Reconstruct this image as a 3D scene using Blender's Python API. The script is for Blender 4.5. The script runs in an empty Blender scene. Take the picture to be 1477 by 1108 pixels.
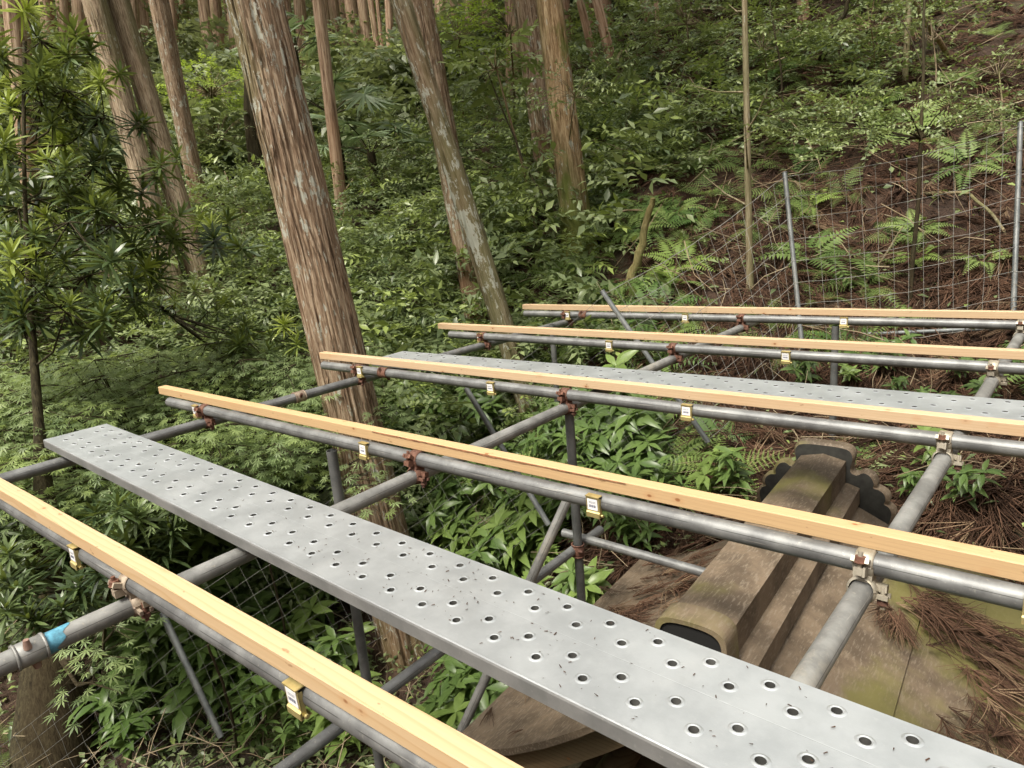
import bpy, math, random
import numpy as np
from mathutils import Vector, Matrix

random.seed(7)
RNG = np.random.default_rng(7)
SC = bpy.context.scene
COL = SC.collection
R_ = math.radians

# ------------------------------------------------------------------ camera, world, sun, exposure
# metres; the camera is the origin, +x runs along the battens, +y away from the camera, z up
PITCH, ROLL, YAW, FPX = 0.242230865, -0.0857686099, 2.28923438, 1012.675
CX, CY = 738.5, 554.0
FW = np.array([math.cos(PITCH)*math.cos(YAW), math.cos(PITCH)*math.sin(YAW), -math.sin(PITCH)])
_r = np.cross(FW, [0, 0, 1.0]); _r /= np.linalg.norm(_r)
_u = np.cross(_r, FW)
RT = math.cos(ROLL)*_r + math.sin(ROLL)*_u
UP = -math.sin(ROLL)*_r + math.cos(ROLL)*_u
FH = np.array([math.cos(YAW), math.sin(YAW), 0.0])
RH = np.array([math.sin(YAW), -math.cos(YAW), 0.0])

cam_d = bpy.data.cameras.new('camera')
cam = bpy.data.objects.new('camera', cam_d)
COL.objects.link(cam)
M4 = Matrix.Identity(4)
for i in range(3):
    M4[i][0], M4[i][1], M4[i][2] = RT[i], UP[i], -FW[i]
cam.matrix_world = M4
cam_d.sensor_fit = 'HORIZONTAL'
cam_d.sensor_width = 36.0
cam_d.lens = FPX/1477.0*36.0
cam_d.clip_start = 0.02
cam_d.clip_end = 500.0
SC.camera = cam

SUN_EL, SUN_AZ = R_(58), R_(268)      # azimuth in the xy plane, counted from +x
world = bpy.data.worlds.new('World')
SC.world = world
world.use_nodes = True
wn, wl = world.node_tree.nodes, world.node_tree.links
wn.clear()
w_out = wn.new('ShaderNodeOutputWorld')
w_bg = wn.new('ShaderNodeBackground')
w_sky = wn.new('ShaderNodeTexSky')
w_sky.sky_type = 'NISHITA'
w_sky.sun_disc = False
w_sky.sun_elevation = SUN_EL
w_sky.sun_rotation = R_(90) - SUN_AZ
w_sky.dust_density = 4.0
w_sky.air_density = 1.0
w_sky.ozone_density = 1.0
w_hs = wn.new('ShaderNodeHueSaturation')           # an overcast, nearly white sky
w_hs.inputs['Saturation'].default_value = 0.06
w_hs.inputs['Value'].default_value = 1.0
wl.new(w_sky.outputs[0], w_hs.inputs['Color'])
w_mul = wn.new('ShaderNodeMix'); w_mul.data_type = 'RGBA'; w_mul.blend_type = 'MULTIPLY'     # bright cloud, a little warm
w_mul.inputs[0].default_value = 1.0; w_mul.inputs[7].default_value = (1.0, .97, .90, 1)
wl.new(w_hs.outputs[0], w_mul.inputs[6]); wl.new(w_mul.outputs[2], w_bg.inputs[0])
w_bg.inputs[1].default_value = 0.15
wl.new(w_bg.outputs[0], w_out.inputs[0])

sun_d = bpy.data.lights.new('sun', 'SUN')
sun_d.energy = 2.0
sun_d.angle = R_(14)
sun_d.color = (1.0, 0.93, 0.80)
sun = bpy.data.objects.new('sun', sun_d)
COL.objects.link(sun)
sd = Vector((math.cos(SUN_EL)*math.cos(SUN_AZ), math.cos(SUN_EL)*math.sin(SUN_AZ), math.sin(SUN_EL)))
sun.rotation_euler = sd.to_track_quat('Z', 'Y').to_euler()
sun.location = sd*40

SC.view_settings.view_transform = 'Standard'
SC.view_settings.look = 'None'
SC.view_settings.gamma = 1.0
SC.view_settings.use_curve_mapping = False
SC.view_settings.exposure = 1.25
SC.render.engine = 'CYCLES'
SC.cycles.use_denoising = True
SC.cycles.max_bounces = 8
SC.cycles.diffuse_bounces = 5
SC.cycles.glossy_bounces = 3
SC.cycles.transmission_bounces = 3
SC.cycles.caustics_reflective = False
SC.cycles.caustics_refractive = False

# ------------------------------------------------------------------ picking points of the place
def ray(px, py):
    return FW + RT*(px-CX)/FPX - UP*(py-CY)/FPX

def onz(px, py, z):
    d = ray(px, py)
    return d*z/d[2]

def dep(px, py, t):
    return ray(px, py)*t

# ------------------------------------------------------------------ materials
MATS = {}

def new_mat(name):
    m = bpy.data.materials.new(name)
    m.use_nodes = True
    n, l = m.node_tree.nodes, m.node_tree.links
    b = n['Principled BSDF']
    return m, n, l, b

def ramp(n, stops):
    r = n.new('ShaderNodeValToRGB')
    e = r.color_ramp.elements
    while len(e) > 1:
        e.remove(e[-1])
    e[0].position, e[0].color = stops[0][0], (*stops[0][1], 1)
    for p, c in stops[1:]:
        q = e.new(p); q.color = (*c, 1)
    return r

def noise(n, l, vec, scale, detail=4, rough=0.55, dist=0.0):
    t = n.new('ShaderNodeTexNoise')
    t.inputs['Scale'].default_value = scale
    t.inputs['Detail'].default_value = detail
    t.inputs['Roughness'].default_value = rough
    t.inputs['Distortion'].default_value = dist
    if vec is not None:
        l.new(vec, t.inputs['Vector'])
    return t.outputs[0]

def mapping(n, l, scale=(1, 1, 1), loc=(0, 0, 0), rot=(0, 0, 0), coord='Object'):
    tc = n.new('ShaderNodeTexCoord')
    mp = n.new('ShaderNodeMapping')
    mp.inputs['Scale'].default_value = scale
    mp.inputs['Location'].default_value = loc
    mp.inputs['Rotation'].default_value = rot
    l.new(tc.outputs[coord], mp.inputs['Vector'])
    return mp.outputs[0]

def mix(n, l, fac, a, b, mode='MIX'):
    m = n.new('ShaderNodeMix')
    m.data_type = 'RGBA'
    m.blend_type = mode
    for s, v in ((m.inputs[0], fac), (m.inputs[6], a), (m.inputs[7], b)):
        if isinstance(v, (int, float)):
            s.default_value = v
        elif isinstance(v, tuple):
            s.default_value = (*v, 1)
        else:
            l.new(v, s)
    return m.outputs[2]

def mth(n, l, op, a, b=0.0, clamp=False):
    m = n.new('ShaderNodeMath')
    m.operation = op
    m.use_clamp = clamp
    for s, v in ((m.inputs[0], a), (m.inputs[1], b)):
        if isinstance(v, (int, float)):
            s.default_value = v
        else:
            l.new(v, s)
    return m.outputs[0]

def smooth(n, l, v, lo, hi):
    m = n.new('ShaderNodeMapRange')
    m.interpolation_type = 'SMOOTHSTEP'
    m.inputs['From Min'].default_value = lo
    m.inputs['From Max'].default_value = hi
    l.new(v, m.inputs['Value'])
    return m.outputs[0]

def bump(n, l, b, height, strength=0.4, dist=0.01):
    bp = n.new('ShaderNodeBump')
    bp.inputs['Strength'].default_value = strength
    bp.inputs['Distance'].default_value = dist
    l.new(height, bp.inputs['Height'])
    l.new(bp.outputs[0], b.inputs['Normal'])

def leaf_mat(name, dark, light, young, rough=0.42, trans=0.28, spec=0.5):
    m, n, l, b = new_mat(name)
    a1 = n.new('ShaderNodeAttribute'); a1.attribute_name = 'rnd'
    a2 = n.new('ShaderNodeAttribute'); a2.attribute_name = 'young'
    c = mix(n, l, a1.outputs['Fac'], dark, light)
    c = mix(n, l, a2.outputs['Fac'], c, young)
    nz = noise(n, l, mapping(n, l, (1, 1, 1)), 60, 2)
    c = mix(n, l, mth(n, l, 'MULTIPLY', nz, 0.3), c, (dark[0]*.6, dark[1]*.6, dark[2]*.6))
    l.new(c, b.inputs['Base Color'])
    b.inputs['Roughness'].default_value = rough
    b.inputs['Specular IOR Level'].default_value = spec
    tr = n.new('ShaderNodeBsdfTranslucent')
    l.new(mix(n, l, 0.4, c, (young[0]*.9, young[1]*.9, young[2]*.5)), tr.inputs['Color'])
    ms = n.new('ShaderNodeMixShader')
    ms.inputs[0].default_value = trans
    l.new(b.outputs[0], ms.inputs[1])
    l.new(tr.outputs[0], ms.inputs[2])
    l.new(ms.outputs[0], n['Material Output'].inputs['Surface'])
    return m

L_POD = leaf_mat('podocarpus leaf', (.030, .055, .026), (.13, .185, .07), (.42, .50, .09), .34, .25, .45)
L_MAPLE = leaf_mat('maple leaf', (.115, .17, .07), (.33, .42, .19), (.40, .50, .12), .45, .42, .4)
L_BROAD = leaf_mat('broad leaf', (.04, .085, .024), (.165, .245, .07), (.33, .43, .10), .36, .28, .38)
L_FERN = leaf_mat('fern leaf', (.085, .155, .04), (.27, .36, .11), (.38, .50, .11), .48, .38, .35)
L_SHRUB = leaf_mat('shrub leaf', (.055, .088, .034), (.28, .335, .155), (.40, .50, .12), .34, .3, .45)
L_PALM = leaf_mat('palm leaf', (.07, .12, .06), (.27, .36, .2), (.35, .45, .2), .4, .3, .5)
L_FAR = leaf_mat('far leaf', (.07, .10, .048), (.33, .375, .215), (.40, .47, .12), .4, .32, .4)
L_LIT = leaf_mat('lit leaf', (.15, .24, .04), (.32, .44, .075), (.42, .52, .09), .5, .45)  # light on the bright shrub is put into this leaf colour
L_CEDAR = leaf_mat('cedar foliage', (0.025, 0.050, 0.022), (0.060, 0.095, 0.040), (0.090, 0.130, 0.050), .6, .2)
L_DRY = leaf_mat('dry twig', (.038, .021, .014), (.165, .092, .058), (.30, .21, .13), .8, .0, .2)
L_STRAW = leaf_mat('dry straw', (0.117, 0.078, 0.046), (0.312, 0.234, 0.143), (0.390, 0.325, 0.221), .8, .0, .2)

def bark_mat(name, c0, c1, c2, lichen=0.0, algae=0.0, sx=64, sz=4.6, moss_low=0.0, seed=0.0):
    m, n, l, b = new_mat(name)
    v = mapping(n, l, (sx, sx, sz), (seed, seed*1.7, seed*.6))
    f1 = noise(n, l, v, 1.0, 6, .6, .5)
    v2 = mapping(n, l, (sx*3.2, sx*3.2, sz*4.5), (seed, 3, 1))
    f2 = noise(n, l, v2, 1.0, 3, .6)
    f = mth(n, l, 'ADD', mth(n, l, 'MULTIPLY', f1, .7), mth(n, l, 'MULTIPLY', f2, .3))
    r = ramp(n, [(.34, c0), (.47, c1), (.60, c2)])
    l.new(f, r.inputs[0])
    c = r.outputs[0]
    vb = mapping(n, l, (2.2, 2.2, .55), (seed*2.3, 5, seed))
    big = noise(n, l, vb, 1.0, 3)
    c = mix(n, l, mth(n, l, 'MULTIPLY', smooth(n, l, big, .46, .66), .45), c, (c1[0]*.98, c1[1]*.74, c1[2]*.6))
    if algae > 0:
        va = mapping(n, l, (3.0, 3.0, .5), (seed, 9, seed*3))
        al = smooth(n, l, noise(n, l, va, 1.0, 4), .60 - algae*.3, .80 - algae*.3)
        c = mix(n, l, mth(n, l, 'MULTIPLY', al, .62), c, (.115, .12, .045))
    if lichen > 0:
        vl = mapping(n, l, (15, 15, 7), (seed*3, 2, seed))
        li = noise(n, l, vl, 1.0, 7, .72)
        patch = noise(n, l, mapping(n, l, (1.7, 1.7, .8), (seed, seed, 4)), 1.0, 2)
        k = mth(n, l, 'ADD', li, mth(n, l, 'MULTIPLY', mth(n, l, 'SUBTRACT', patch, .5), .5))
        li = smooth(n, l, k, .80 - lichen*.235, .83 - lichen*.235)
        vs = mapping(n, l, (34, 34, 9), (seed, 7, 2))
        sp = smooth(n, l, noise(n, l, vs, 1.0, 2), .72 - lichen*.07, .75 - lichen*.07)
        li = mth(n, l, 'MAXIMUM', li, mth(n, l, 'MULTIPLY', sp, .8))
        c = mix(n, l, mth(n, l, 'MULTIPLY', li, .88), c, (.40, .41, .35))
    if moss_low > 0:
        tc = n.new('ShaderNodeTexCoord')
        sx_ = n.new('ShaderNodeSeparateXYZ')
        l.new(tc.outputs['Object'], sx_.inputs[0])
        g = smooth(n, l, mth(n, l, 'MULTIPLY', sx_.outputs[2], -1.0), -moss_low, 0.0)
        mm = noise(n, l, mapping(n, l, (6, 6, 3), (seed, 1, 1)), 1.0, 4)
        mk = smooth(n, l, mth(n, l, 'ADD', mm, mth(n, l, 'MULTIPLY', g, .38)), .54, .70)
        c = mix(n, l, mth(n, l, 'MULTIPLY', mk, .8), c, (.10, .13, .025))
    l.new(c, b.inputs['Base Color'])
    b.inputs['Roughness'].default_value = .92
    b.inputs['Specular IOR Level'].default_value = .2
    bump(n, l, b, f, 1.0, .01)
    return m

B_RED = bark_mat('cedar bark', (.035, .023, .016), (.185, .122, .078), (.38, .295, .21), .90, .42, seed=1.0)
B_LICH = bark_mat('lichen bark', (.045, .033, .022), (.19, .145, .095), (.38, .32, .23), .97, .75, seed=4.0)
B_MOSS = bark_mat('mossy bark', (.05, .032, .016), (.25, .165, .085), (.47, .36, .22), .78, .6, moss_low=1.1, seed=7.0)
B_GREY = bark_mat('grey bark', (.06, .045, .03), (.27, .20, .135), (.47, .385, .28), .5, .5, seed=11.0)
B_FAR = bark_mat('far bark', (.07, .042, .028), (.27, .18, .12), (.46, .35, .25), .3, .35, sx=34, sz=1.8, seed=14.0)
B_DARK = bark_mat('dark bark', (.010, .009, .005), (.036, .030, .017), (.072, .062, .034), .0, .1, seed=17.0)
B_TWIG = bark_mat('twig bark', (.06, .045, .03), (.17, .13, .085), (.28, .23, .15), .3, .5, sx=50, sz=6, seed=21.0)
B_PALE = bark_mat('pale sapling bark', (.10, .075, .045), (.22, .18, .115), (.34, .29, .2), .5, .7, sx=40, sz=4, seed=23.0)
B_STICK = bark_mat('rotten wood', (.07, .045, .022), (.22, .16, .075), (.36, .29, .15), .2, .9, sx=40, sz=3, seed=25.0)

def metal_mat(name, dark, light, metallic, rough, stain, stain_amt, spots=.5, scale=1.0):
    m, n, l, b = new_mat(name)
    v = mapping(n, l, (1, 1, 1))
    n1 = noise(n, l, v, 9*scale, 6, .65)
    n2 = noise(n, l, mapping(n, l, (3, 3, 3), (4, 2, 1)), 30*scale, 5, .7)
    c = mix(n, l, smooth(n, l, n1, .35, .68), dark, light)
    c = mix(n, l, mth(n, l, 'MULTIPLY', smooth(n, l, n2, .58, .70), spots), c, stain)
    n3 = noise(n, l, mapping(n, l, (1, 1, 1), (9, 9, 2)), 3.2*scale, 7, .7)
    sm = mth(n, l, 'MULTIPLY', smooth(n, l, n3, .52, .66), stain_amt)
    c = mix(n, l, sm, c, stain)
    if 'pipe' in name:
        tc = n.new('ShaderNodeTexCoord'); sp = n.new('ShaderNodeSeparateXYZ'); l.new(tc.outputs['Object'], sp.inputs[0])
        dl = mth(n, l, 'ABSOLUTE', mth(n, l, 'SUBTRACT', sp.outputs[2], .0085))
        ln_ = mth(n, l, 'SUBTRACT', 1.0, smooth(n, l, dl, .0004, .0011))
        br_ = smooth(n, l, noise(n, l, mapping(n, l, (9, 60, 60)), 1.0, 4), .38, .52)
        c = mix(n, l, mth(n, l, 'MULTIPLY', mth(n, l, 'MULTIPLY', ln_, br_), .75), c, (.035, .033, .03))
        sc_ = smooth(n, l, noise(n, l, mapping(n, l, (7, 110, 110), (5, 2, 8)), 1.0, 3), .66, .72)
        c = mix(n, l, mth(n, l, 'MULTIPLY', sc_, .45), c, (.42, .41, .38))
        ru_ = smooth(n, l, noise(n, l, mapping(n, l, (5, 14, 14), (1, 7, 3)), 1.0, 5, .7), .66, .76)
        c = mix(n, l, mth(n, l, 'MULTIPLY', ru_, .45), c, (.16, .095, .06))
    l.new(c, b.inputs['Base Color'])
    b.inputs['Metallic'].default_value = metallic
    rr = mth(n, l, 'ADD', rough, mth(n, l, 'MULTIPLY', n1, .2))
    l.new(rr, b.inputs['Roughness'])
    bump(n, l, b, n2, .15, .002)
    return m

M_PIPE = metal_mat('galvanised pipe', (.13, .132, .134), (.235, .24, .24), .5, .44, (.36, .345, .31), .3)
M_PIPE2 = metal_mat('muddy pipe', (.17, .17, .165), (.30, .30, .29), .35, .45, (.40, .37, .31), .55)
M_POST = metal_mat('post steel', (.085, .09, .09), (.15, .155, .155), .4, .45, (.22, .21, .18), .25)
M_FPOST = metal_mat('fence post steel', (.10, .11, .115), (.19, .20, .20), .4, .45, (.2, .2, .16), .3)
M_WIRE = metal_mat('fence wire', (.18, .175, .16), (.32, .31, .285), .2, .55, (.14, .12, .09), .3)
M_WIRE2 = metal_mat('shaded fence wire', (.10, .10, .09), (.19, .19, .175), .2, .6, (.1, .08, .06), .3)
M_PLANK = metal_mat('galvanised plank', (.50, .53, .555), (.60, .63, .655), .74, .34, (.72, .73, .73), .2, .2, .8)
M_HOLE = metal_mat('shade-dark hole wall', (.05, .05, .048), (.10, .10, .095), .3, .6, (.07, .06, .05), .4)  # dark colour stands in for the shade inside the plank holes
M_PSIDE = metal_mat('plank side', (.22, .225, .225), (.30, .30, .30), .5, .42, (.35, .35, .34), .3)
M_RUST = metal_mat('rusty iron', (.06, .028, .02), (.19, .09, .06), .2, .7, (.26, .15, .11), .5)
M_ZINC = metal_mat('zinc coupler', (.27, .24, .18), (.46, .42, .35), .55, .42, (.22, .14, .08), .6)
M_RUSTP = metal_mat('half rusted coupler', (.16, .11, .085), (.46, .39, .30), .35, .5, (.20, .11, .08), .7)
M_BRASS = metal_mat('yellow zinc clip', (.42, .34, .14), (.66, .56, .26), .7, .32, (.4, .28, .16), .4)

def plain(name, col, rough=.6, metallic=0.0, var=.15, scale=20, bumps=0.0):
    m, n, l, b = new_mat(name)
    nz = noise(n, l, mapping(n, l), scale, 5, .6)
    c = mix(n, l, smooth(n, l, nz, .3, .7), tuple(x*(1-var) for x in col), tuple(min(1, x*(1+var)) for x in col))
    l.new(c, b.inputs['Base Color'])
    b.inputs['Roughness'].default_value = rough
    b.inputs['Metallic'].default_value = metallic
    if bumps:
        bump(n, l, b, nz, bumps, .004)
    return m

M_STICKER = plain('sticker paper', (.78, .78, .80), .5, var=.04)
M_PRINT = plain('sticker print', (.06, .07, .14), .6)
M_TAPE = plain('blue tape', (.075, .24, .34), .6, var=.35, scale=70)
M_DARKIN = plain('painted hollow shade', (.004, .004, .004), .95)  # near-black, painted in for the shade inside the ridge cap
M_TEAL = plain('verdigris sheet', (.035, .085, .075), .6, var=.35, scale=6)

def wood_mat(name, light, dark, seed, cx, cz, tilt, ringscale=150.0, contrast=1.0):
    m, n, l, b = new_mat(name)
    tc = n.new('ShaderNodeTexCoord')
    sp = n.new('ShaderNodeSeparateXYZ')
    l.new(tc.outputs['Object'], sp.inputs[0])
    wob = noise(n, l, mapping(n, l, (1.6, 9, 9), (seed, seed, seed)), 1.0, 3, .5)
    wob = mth(n, l, 'MULTIPLY', mth(n, l, 'SUBTRACT', wob, .5), .05)
    yy = mth(n, l, 'ADD', mth(n, l, 'ADD', sp.outputs[1], cx), wob)
    zz = mth(n, l, 'ADD', mth(n, l, 'ADD', sp.outputs[2], cz), mth(n, l, 'MULTIPLY', sp.outputs[0], tilt))
    d = mth(n, l, 'SQRT', mth(n, l, 'ADD', mth(n, l, 'MULTIPLY', yy, yy), mth(n, l, 'MULTIPLY', zz, zz)))
    ring = mth(n, l, 'FRACT', mth(n, l, 'MULTIPLY', d, ringscale))
    rr = ramp(n, [(0, light), (.62, tuple((a*.75+b_*.25) for a, b_ in zip(light, dark))), (.86, dark), (.96, light)])
    l.new(ring, rr.inputs[0])
    fib = noise(n, l, mapping(n, l, (3, 160, 160), (seed, 1, 2)), 1.0, 3, .6)
    c = mix(n, l, .75*contrast, light, rr.outputs[0])
    c = mix(n, l, mth(n, l, 'MULTIPLY', fib, .35), c, tuple(x*.78 for x in dark))
    blot = noise(n, l, mapping(n, l, (1.5, 8, 8), (seed*3, 0, 0)), 1.0, 4)
    c = mix(n, l, mth(n, l, 'MULTIPLY', smooth(n, l, blot, .5, .75), .4), c, (dark[0]*1.05, dark[1]*.85, dark[2]*.7))
    # knots
    vor = n.new('ShaderNodeTexVoronoi')
    l.new(mapping(n, l, (9, 14, 14), (seed*1.9, seed, seed*.3)), vor.inputs['Vector'])
    vor.inputs['Scale'].default_value = 1.0
    kd = vor.outputs['Distance']
    kn_ = smooth(n, l, kd, .09, .22)
    c = mix(n, l, mth(n, l, 'MULTIPLY', mth(n, l, 'SUBTRACT', 1.0, kn_), .25), c, (dark[0], dark[1]*.75, dark[2]*.6))
    k1 = mth(n, l, 'SUBTRACT', 1.0, smooth(n, l, kd, .045, .09))
    c = mix(n, l, mth(n, l, 'MULTIPLY', k1, .85), c, (.22, .085, .03))
    # dark specks and small dents
    spk = noise(n, l, mapping(n, l, (30, 60, 60), (seed, 4, 4)), 1.0, 2)
    c = mix(n, l, mth(n, l, 'MULTIPLY', smooth(n, l, spk, .70, .76), .6), c, (.2, .11, .05))
    l.new(c, b.inputs['Base Color'])
    b.inputs['Roughness'].default_value = .62
    b.inputs['Specular IOR Level'].default_value = .3
    bump(n, l, b, fib, .25, .002)
    return m

W_LIGHT, W_DARK = (.55, .40, .245), (.44, .29, .16)
WOODS = [wood_mat('pine a', W_LIGHT, (.46, .30, .155), 1.3, .060, .012, .022, 75, .95),
         wood_mat('pine b', (.535, .365, .195), W_DARK, 5.1, .09, .08, .010, 130, .7),
         wood_mat('pine c', (.56, .415, .27), W_DARK, 8.7, .07, .09, .012, 120, .6),
         wood_mat('pine d', (.55, .40, .255), W_DARK, 12.9, .1, .06, .008, 130, .7),
         wood_mat('pine e', (.55, .405, .26), W_DARK, 17.2, .08, .07, .011, 120, .7)]

# ------------------------------------------------------------------ mesh helpers
class Acc:
    """triangles and quads gathered as numpy blocks, with two per-vertex values (rnd, young)"""
    def __init__(s):
        s.v, s.t, s.r, s.y, s.n = [], [], [], [], 0
    def add(s, V, T, rnd=0.5, young=0.0):
        V = np.asarray(V, np.float32).reshape(-1, 3); T = np.asarray(T, np.int64).reshape(-1, 3)
        s.v.append(V); s.t.append(T + s.n); s.n += len(V)
        s.r.append(np.broadcast_to(np.asarray(rnd, np.float32), (len(V),)))
        s.y.append(np.broadcast_to(np.asarray(young, np.float32), (len(V),)))
    def inst(s, tpl, mats, locs, rnd, young=0.0):
        """tpl = (V, T) placed k times: mats (k,3,3), locs (k,3), rnd (k,), young (k,)"""
        V, T = tpl[0], tpl[1]
        k = len(locs)
        if k == 0:
            return
        P = np.einsum('kij,nj->kni', mats, V) + locs[:, None, :]
        TT = T[None] + (np.arange(k)*len(V))[:, None, None]
        rn = np.repeat(np.asarray(rnd, np.float32), len(V))
        tr = tpl[2] if len(tpl) > 2 else None
        if tr is not None:
            rn = np.clip(rn + np.tile(tr, k), 0, 1)
        yo = np.repeat(np.broadcast_to(np.asarray(young, np.float32), (k,)), len(V))
        s.add(P.reshape(-1, 3), TT.reshape(-1, 3), rn, yo)
    def arrays(s):
        return (np.concatenate(s.v), np.concatenate(s.t), np.concatenate(s.r), np.concatenate(s.y))
    def mesh(s, name, mat, smooth_=False):
        V, T, r, y = s.arrays()
        me = bpy.data.meshes.new(name)
        me.vertices.add(len(V)); me.vertices.foreach_set('co', V.ravel().astype(np.float32))
        me.loops.add(len(T)*3); me.loops.foreach_set('vertex_index', T.ravel().astype(np.int32))
        me.polygons.add(len(T))
        me.polygons.foreach_set('loop_start', np.arange(0, len(T)*3, 3, dtype=np.int32))
        me.polygons.foreach_set('loop_total', np.full(len(T), 3, np.int32))
        if smooth_:
            me.polygons.foreach_set('use_smooth', np.ones(len(T), bool))
        for nm, a in (('rnd', r), ('young', y)):
            at = me.attributes.new(nm, 'FLOAT', 'POINT')
            at.data.foreach_set('value', a.astype(np.float32))
        me.materials.append(mat)
        me.update()
        return me

class MB:
    """general polygons"""
    def __init__(s):
        s.v, s.f, s.sm, s.mi = [], [], [], []
    def add(s, V, F, sm=False, mi=0):
        o = len(s.v)
        s.v += [tuple(map(float, p)) for p in V]
        for f in F:
            s.f.append([i+o for i in f]); s.sm.append(sm); s.mi.append(mi)
    def box(s, c, h, rot=None, mi=0, bev=0.0):
        c = np.array(c, float); h = np.array(h, float)
        if bev <= 0:
            V = [np.array((x, y, z))*h for x in (-1, 1) for y in (-1, 1) for z in (-1, 1)]
            F = [(0, 1, 3, 2), (4, 6, 7, 5), (0, 4, 5, 1), (2, 3, 7, 6), (0, 2, 6, 4), (1, 5, 7, 3)]
        else:                                     # x along the length; edges along x chamfered
            prof = []
            for sy, sz in ((-1, -1), (1, -1), (1, 1), (-1, 1)):
                a = (sy*(h[1]-bev), sz*h[2]); b_ = (sy*h[1], sz*(h[2]-bev))
                prof += [b_, a] if sy*sz > 0 else [a, b_]
            V = [np.array((sx*h[0], p[0], p[1])) for sx in (-1, 1) for p in prof]
            k = len(prof)
            F = [(i, (i+1) % k, (i+1) % k+k, i+k) for i in range(k)] + [tuple(range(k-1, -1, -1)), tuple(range(k, 2*k))]
        V = np.array(V)
        if rot is not None:
            V = V @ np.array(rot).T
        s.add(V + c, F, False, mi)
    def tube(s, pts, rad, sides=12, cap=True, sm=True, hollow=0.0, mi=0):
        pts = [np.array(p, float) for p in pts]
        rad = [rad]*len(pts) if isinstance(rad, (int, float)) else list(rad)
        V, F = [], []
        ref = None
        for i, p in enumerate(pts):
            d = pts[min(i+1, len(pts)-1)] - pts[max(i-1, 0)]
            d /= (np.linalg.norm(d) + 1e-9)
            if ref is None:
                ref = np.array((0, 0, 1.0)) if abs(d[2]) < .9 else np.array((1.0, 0, 0))
            a = np.cross(d, ref); a /= np.linalg.norm(a); b_ = np.cross(a, d); ref = b_
            for k in range(sides):
                t = 2*math.pi*k/sides
                V.append(p + rad[i]*(math.cos(t)*a + math.sin(t)*b_))
        for i in range(len(pts)-1):
            for k in range(sides):
                F.append((i*sides+k, i*sides+(k+1) % sides, (i+1)*sides+(k+1) % sides, (i+1)*sides+k))
        s.add(V, F, sm, mi)
        if cap and not hollow:
            n0 = len(pts)-1
            s.add(V[:sides], [tuple(range(sides-1, -1, -1))], False, mi)
            s.add(V[n0*sides:], [tuple(range(sides))], False, mi)
        if hollow:
            for e in (0, len(pts)-1):
                ring = V[e*sides:(e+1)*sides]; c = pts[e]
                dirn = (pts[1]-pts[0]) if e == 0 else (pts[-2]-pts[-1])
                dirn = dirn/np.linalg.norm(dirn)
                inn = [c + (q-c)*hollow for q in ring]
                deep = [q + dirn*.12 for q in inn]
                W = ring + inn + deep
                FF = []
                for k in range(sides):
                    k2 = (k+1) % sides
                    FF += [(k, k2, sides+k2, sides+k), (sides+k, sides+k2, 2*sides+k2, 2*sides+k)]
                s.add(W, FF, False, mi)
                s.add(deep, [tuple(range(sides))], False, mi)
    def mesh(s, name, mats):
        me = bpy.data.meshes.new(name)
        me.from_pydata(s.v, [], s.f)
        for m in (mats if isinstance(mats, (list, tuple)) else [mats]):
            me.materials.append(m)
        me.polygons.foreach_set('use_smooth', s.sm)
        me.polygons.foreach_set('material_index', s.mi)
        me.update()
        return me

def link(name, data, parent=None, loc=None, rot=None):
    o = bpy.data.objects.new(name, data)
    COL.objects.link(o)
    if parent is not None:
        o.parent = parent
    if loc is not None:
        o.location = tuple(map(float, loc))
    if rot is not None:
        o.rotation_euler = rot
    return o

def tag(o, label=None, cat=None, group=None, kind=None):
    if label: o['label'] = label
    if cat: o['category'] = cat
    if group: o['group'] = group
    if kind: o['kind'] = kind
    return o

def empty(name, loc, label, cat, group=None):
    return tag(link(name, None, None, loc), label, cat, group)

def copy_tree(o, parent=None):
    c = o.copy(); COL.objects.link(c)
    if parent is not None:
        c.parent = parent
    for ch in o.children:
        copy_tree(ch, c)
    return c

def unit(a):
    a = np.asarray(a, float)
    return a/np.linalg.norm(a)

def rotmats(yaw, pitch, roll, scale=1.0):
    """Rz(yaw) Ry(-pitch) Rx(roll) * scale, vectorised; +x of the template points outwards, pitch lifts it"""
    yaw, pitch, roll = np.broadcast_arrays(np.asarray(yaw, float), np.asarray(pitch, float), np.asarray(roll, float))
    cy, sy, cp, sp, cr, sr = np.cos(yaw), np.sin(yaw), np.cos(-pitch), np.sin(-pitch), np.cos(roll), np.sin(roll)
    k = len(yaw)
    m = np.empty((k, 3, 3))
    m[:, 0, 0] = cy*cp; m[:, 0, 1] = cy*sp*sr - sy*cr; m[:, 0, 2] = cy*sp*cr + sy*sr
    m[:, 1, 0] = sy*cp; m[:, 1, 1] = sy*sp*sr + cy*cr; m[:, 1, 2] = sy*sp*cr - cy*sr
    m[:, 2, 0] = -sp; m[:, 2, 1] = cp*sr; m[:, 2, 2] = cp*cr
    sc = np.asarray(scale, float)
    return m*(sc[:, None, None] if sc.ndim else sc)

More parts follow.
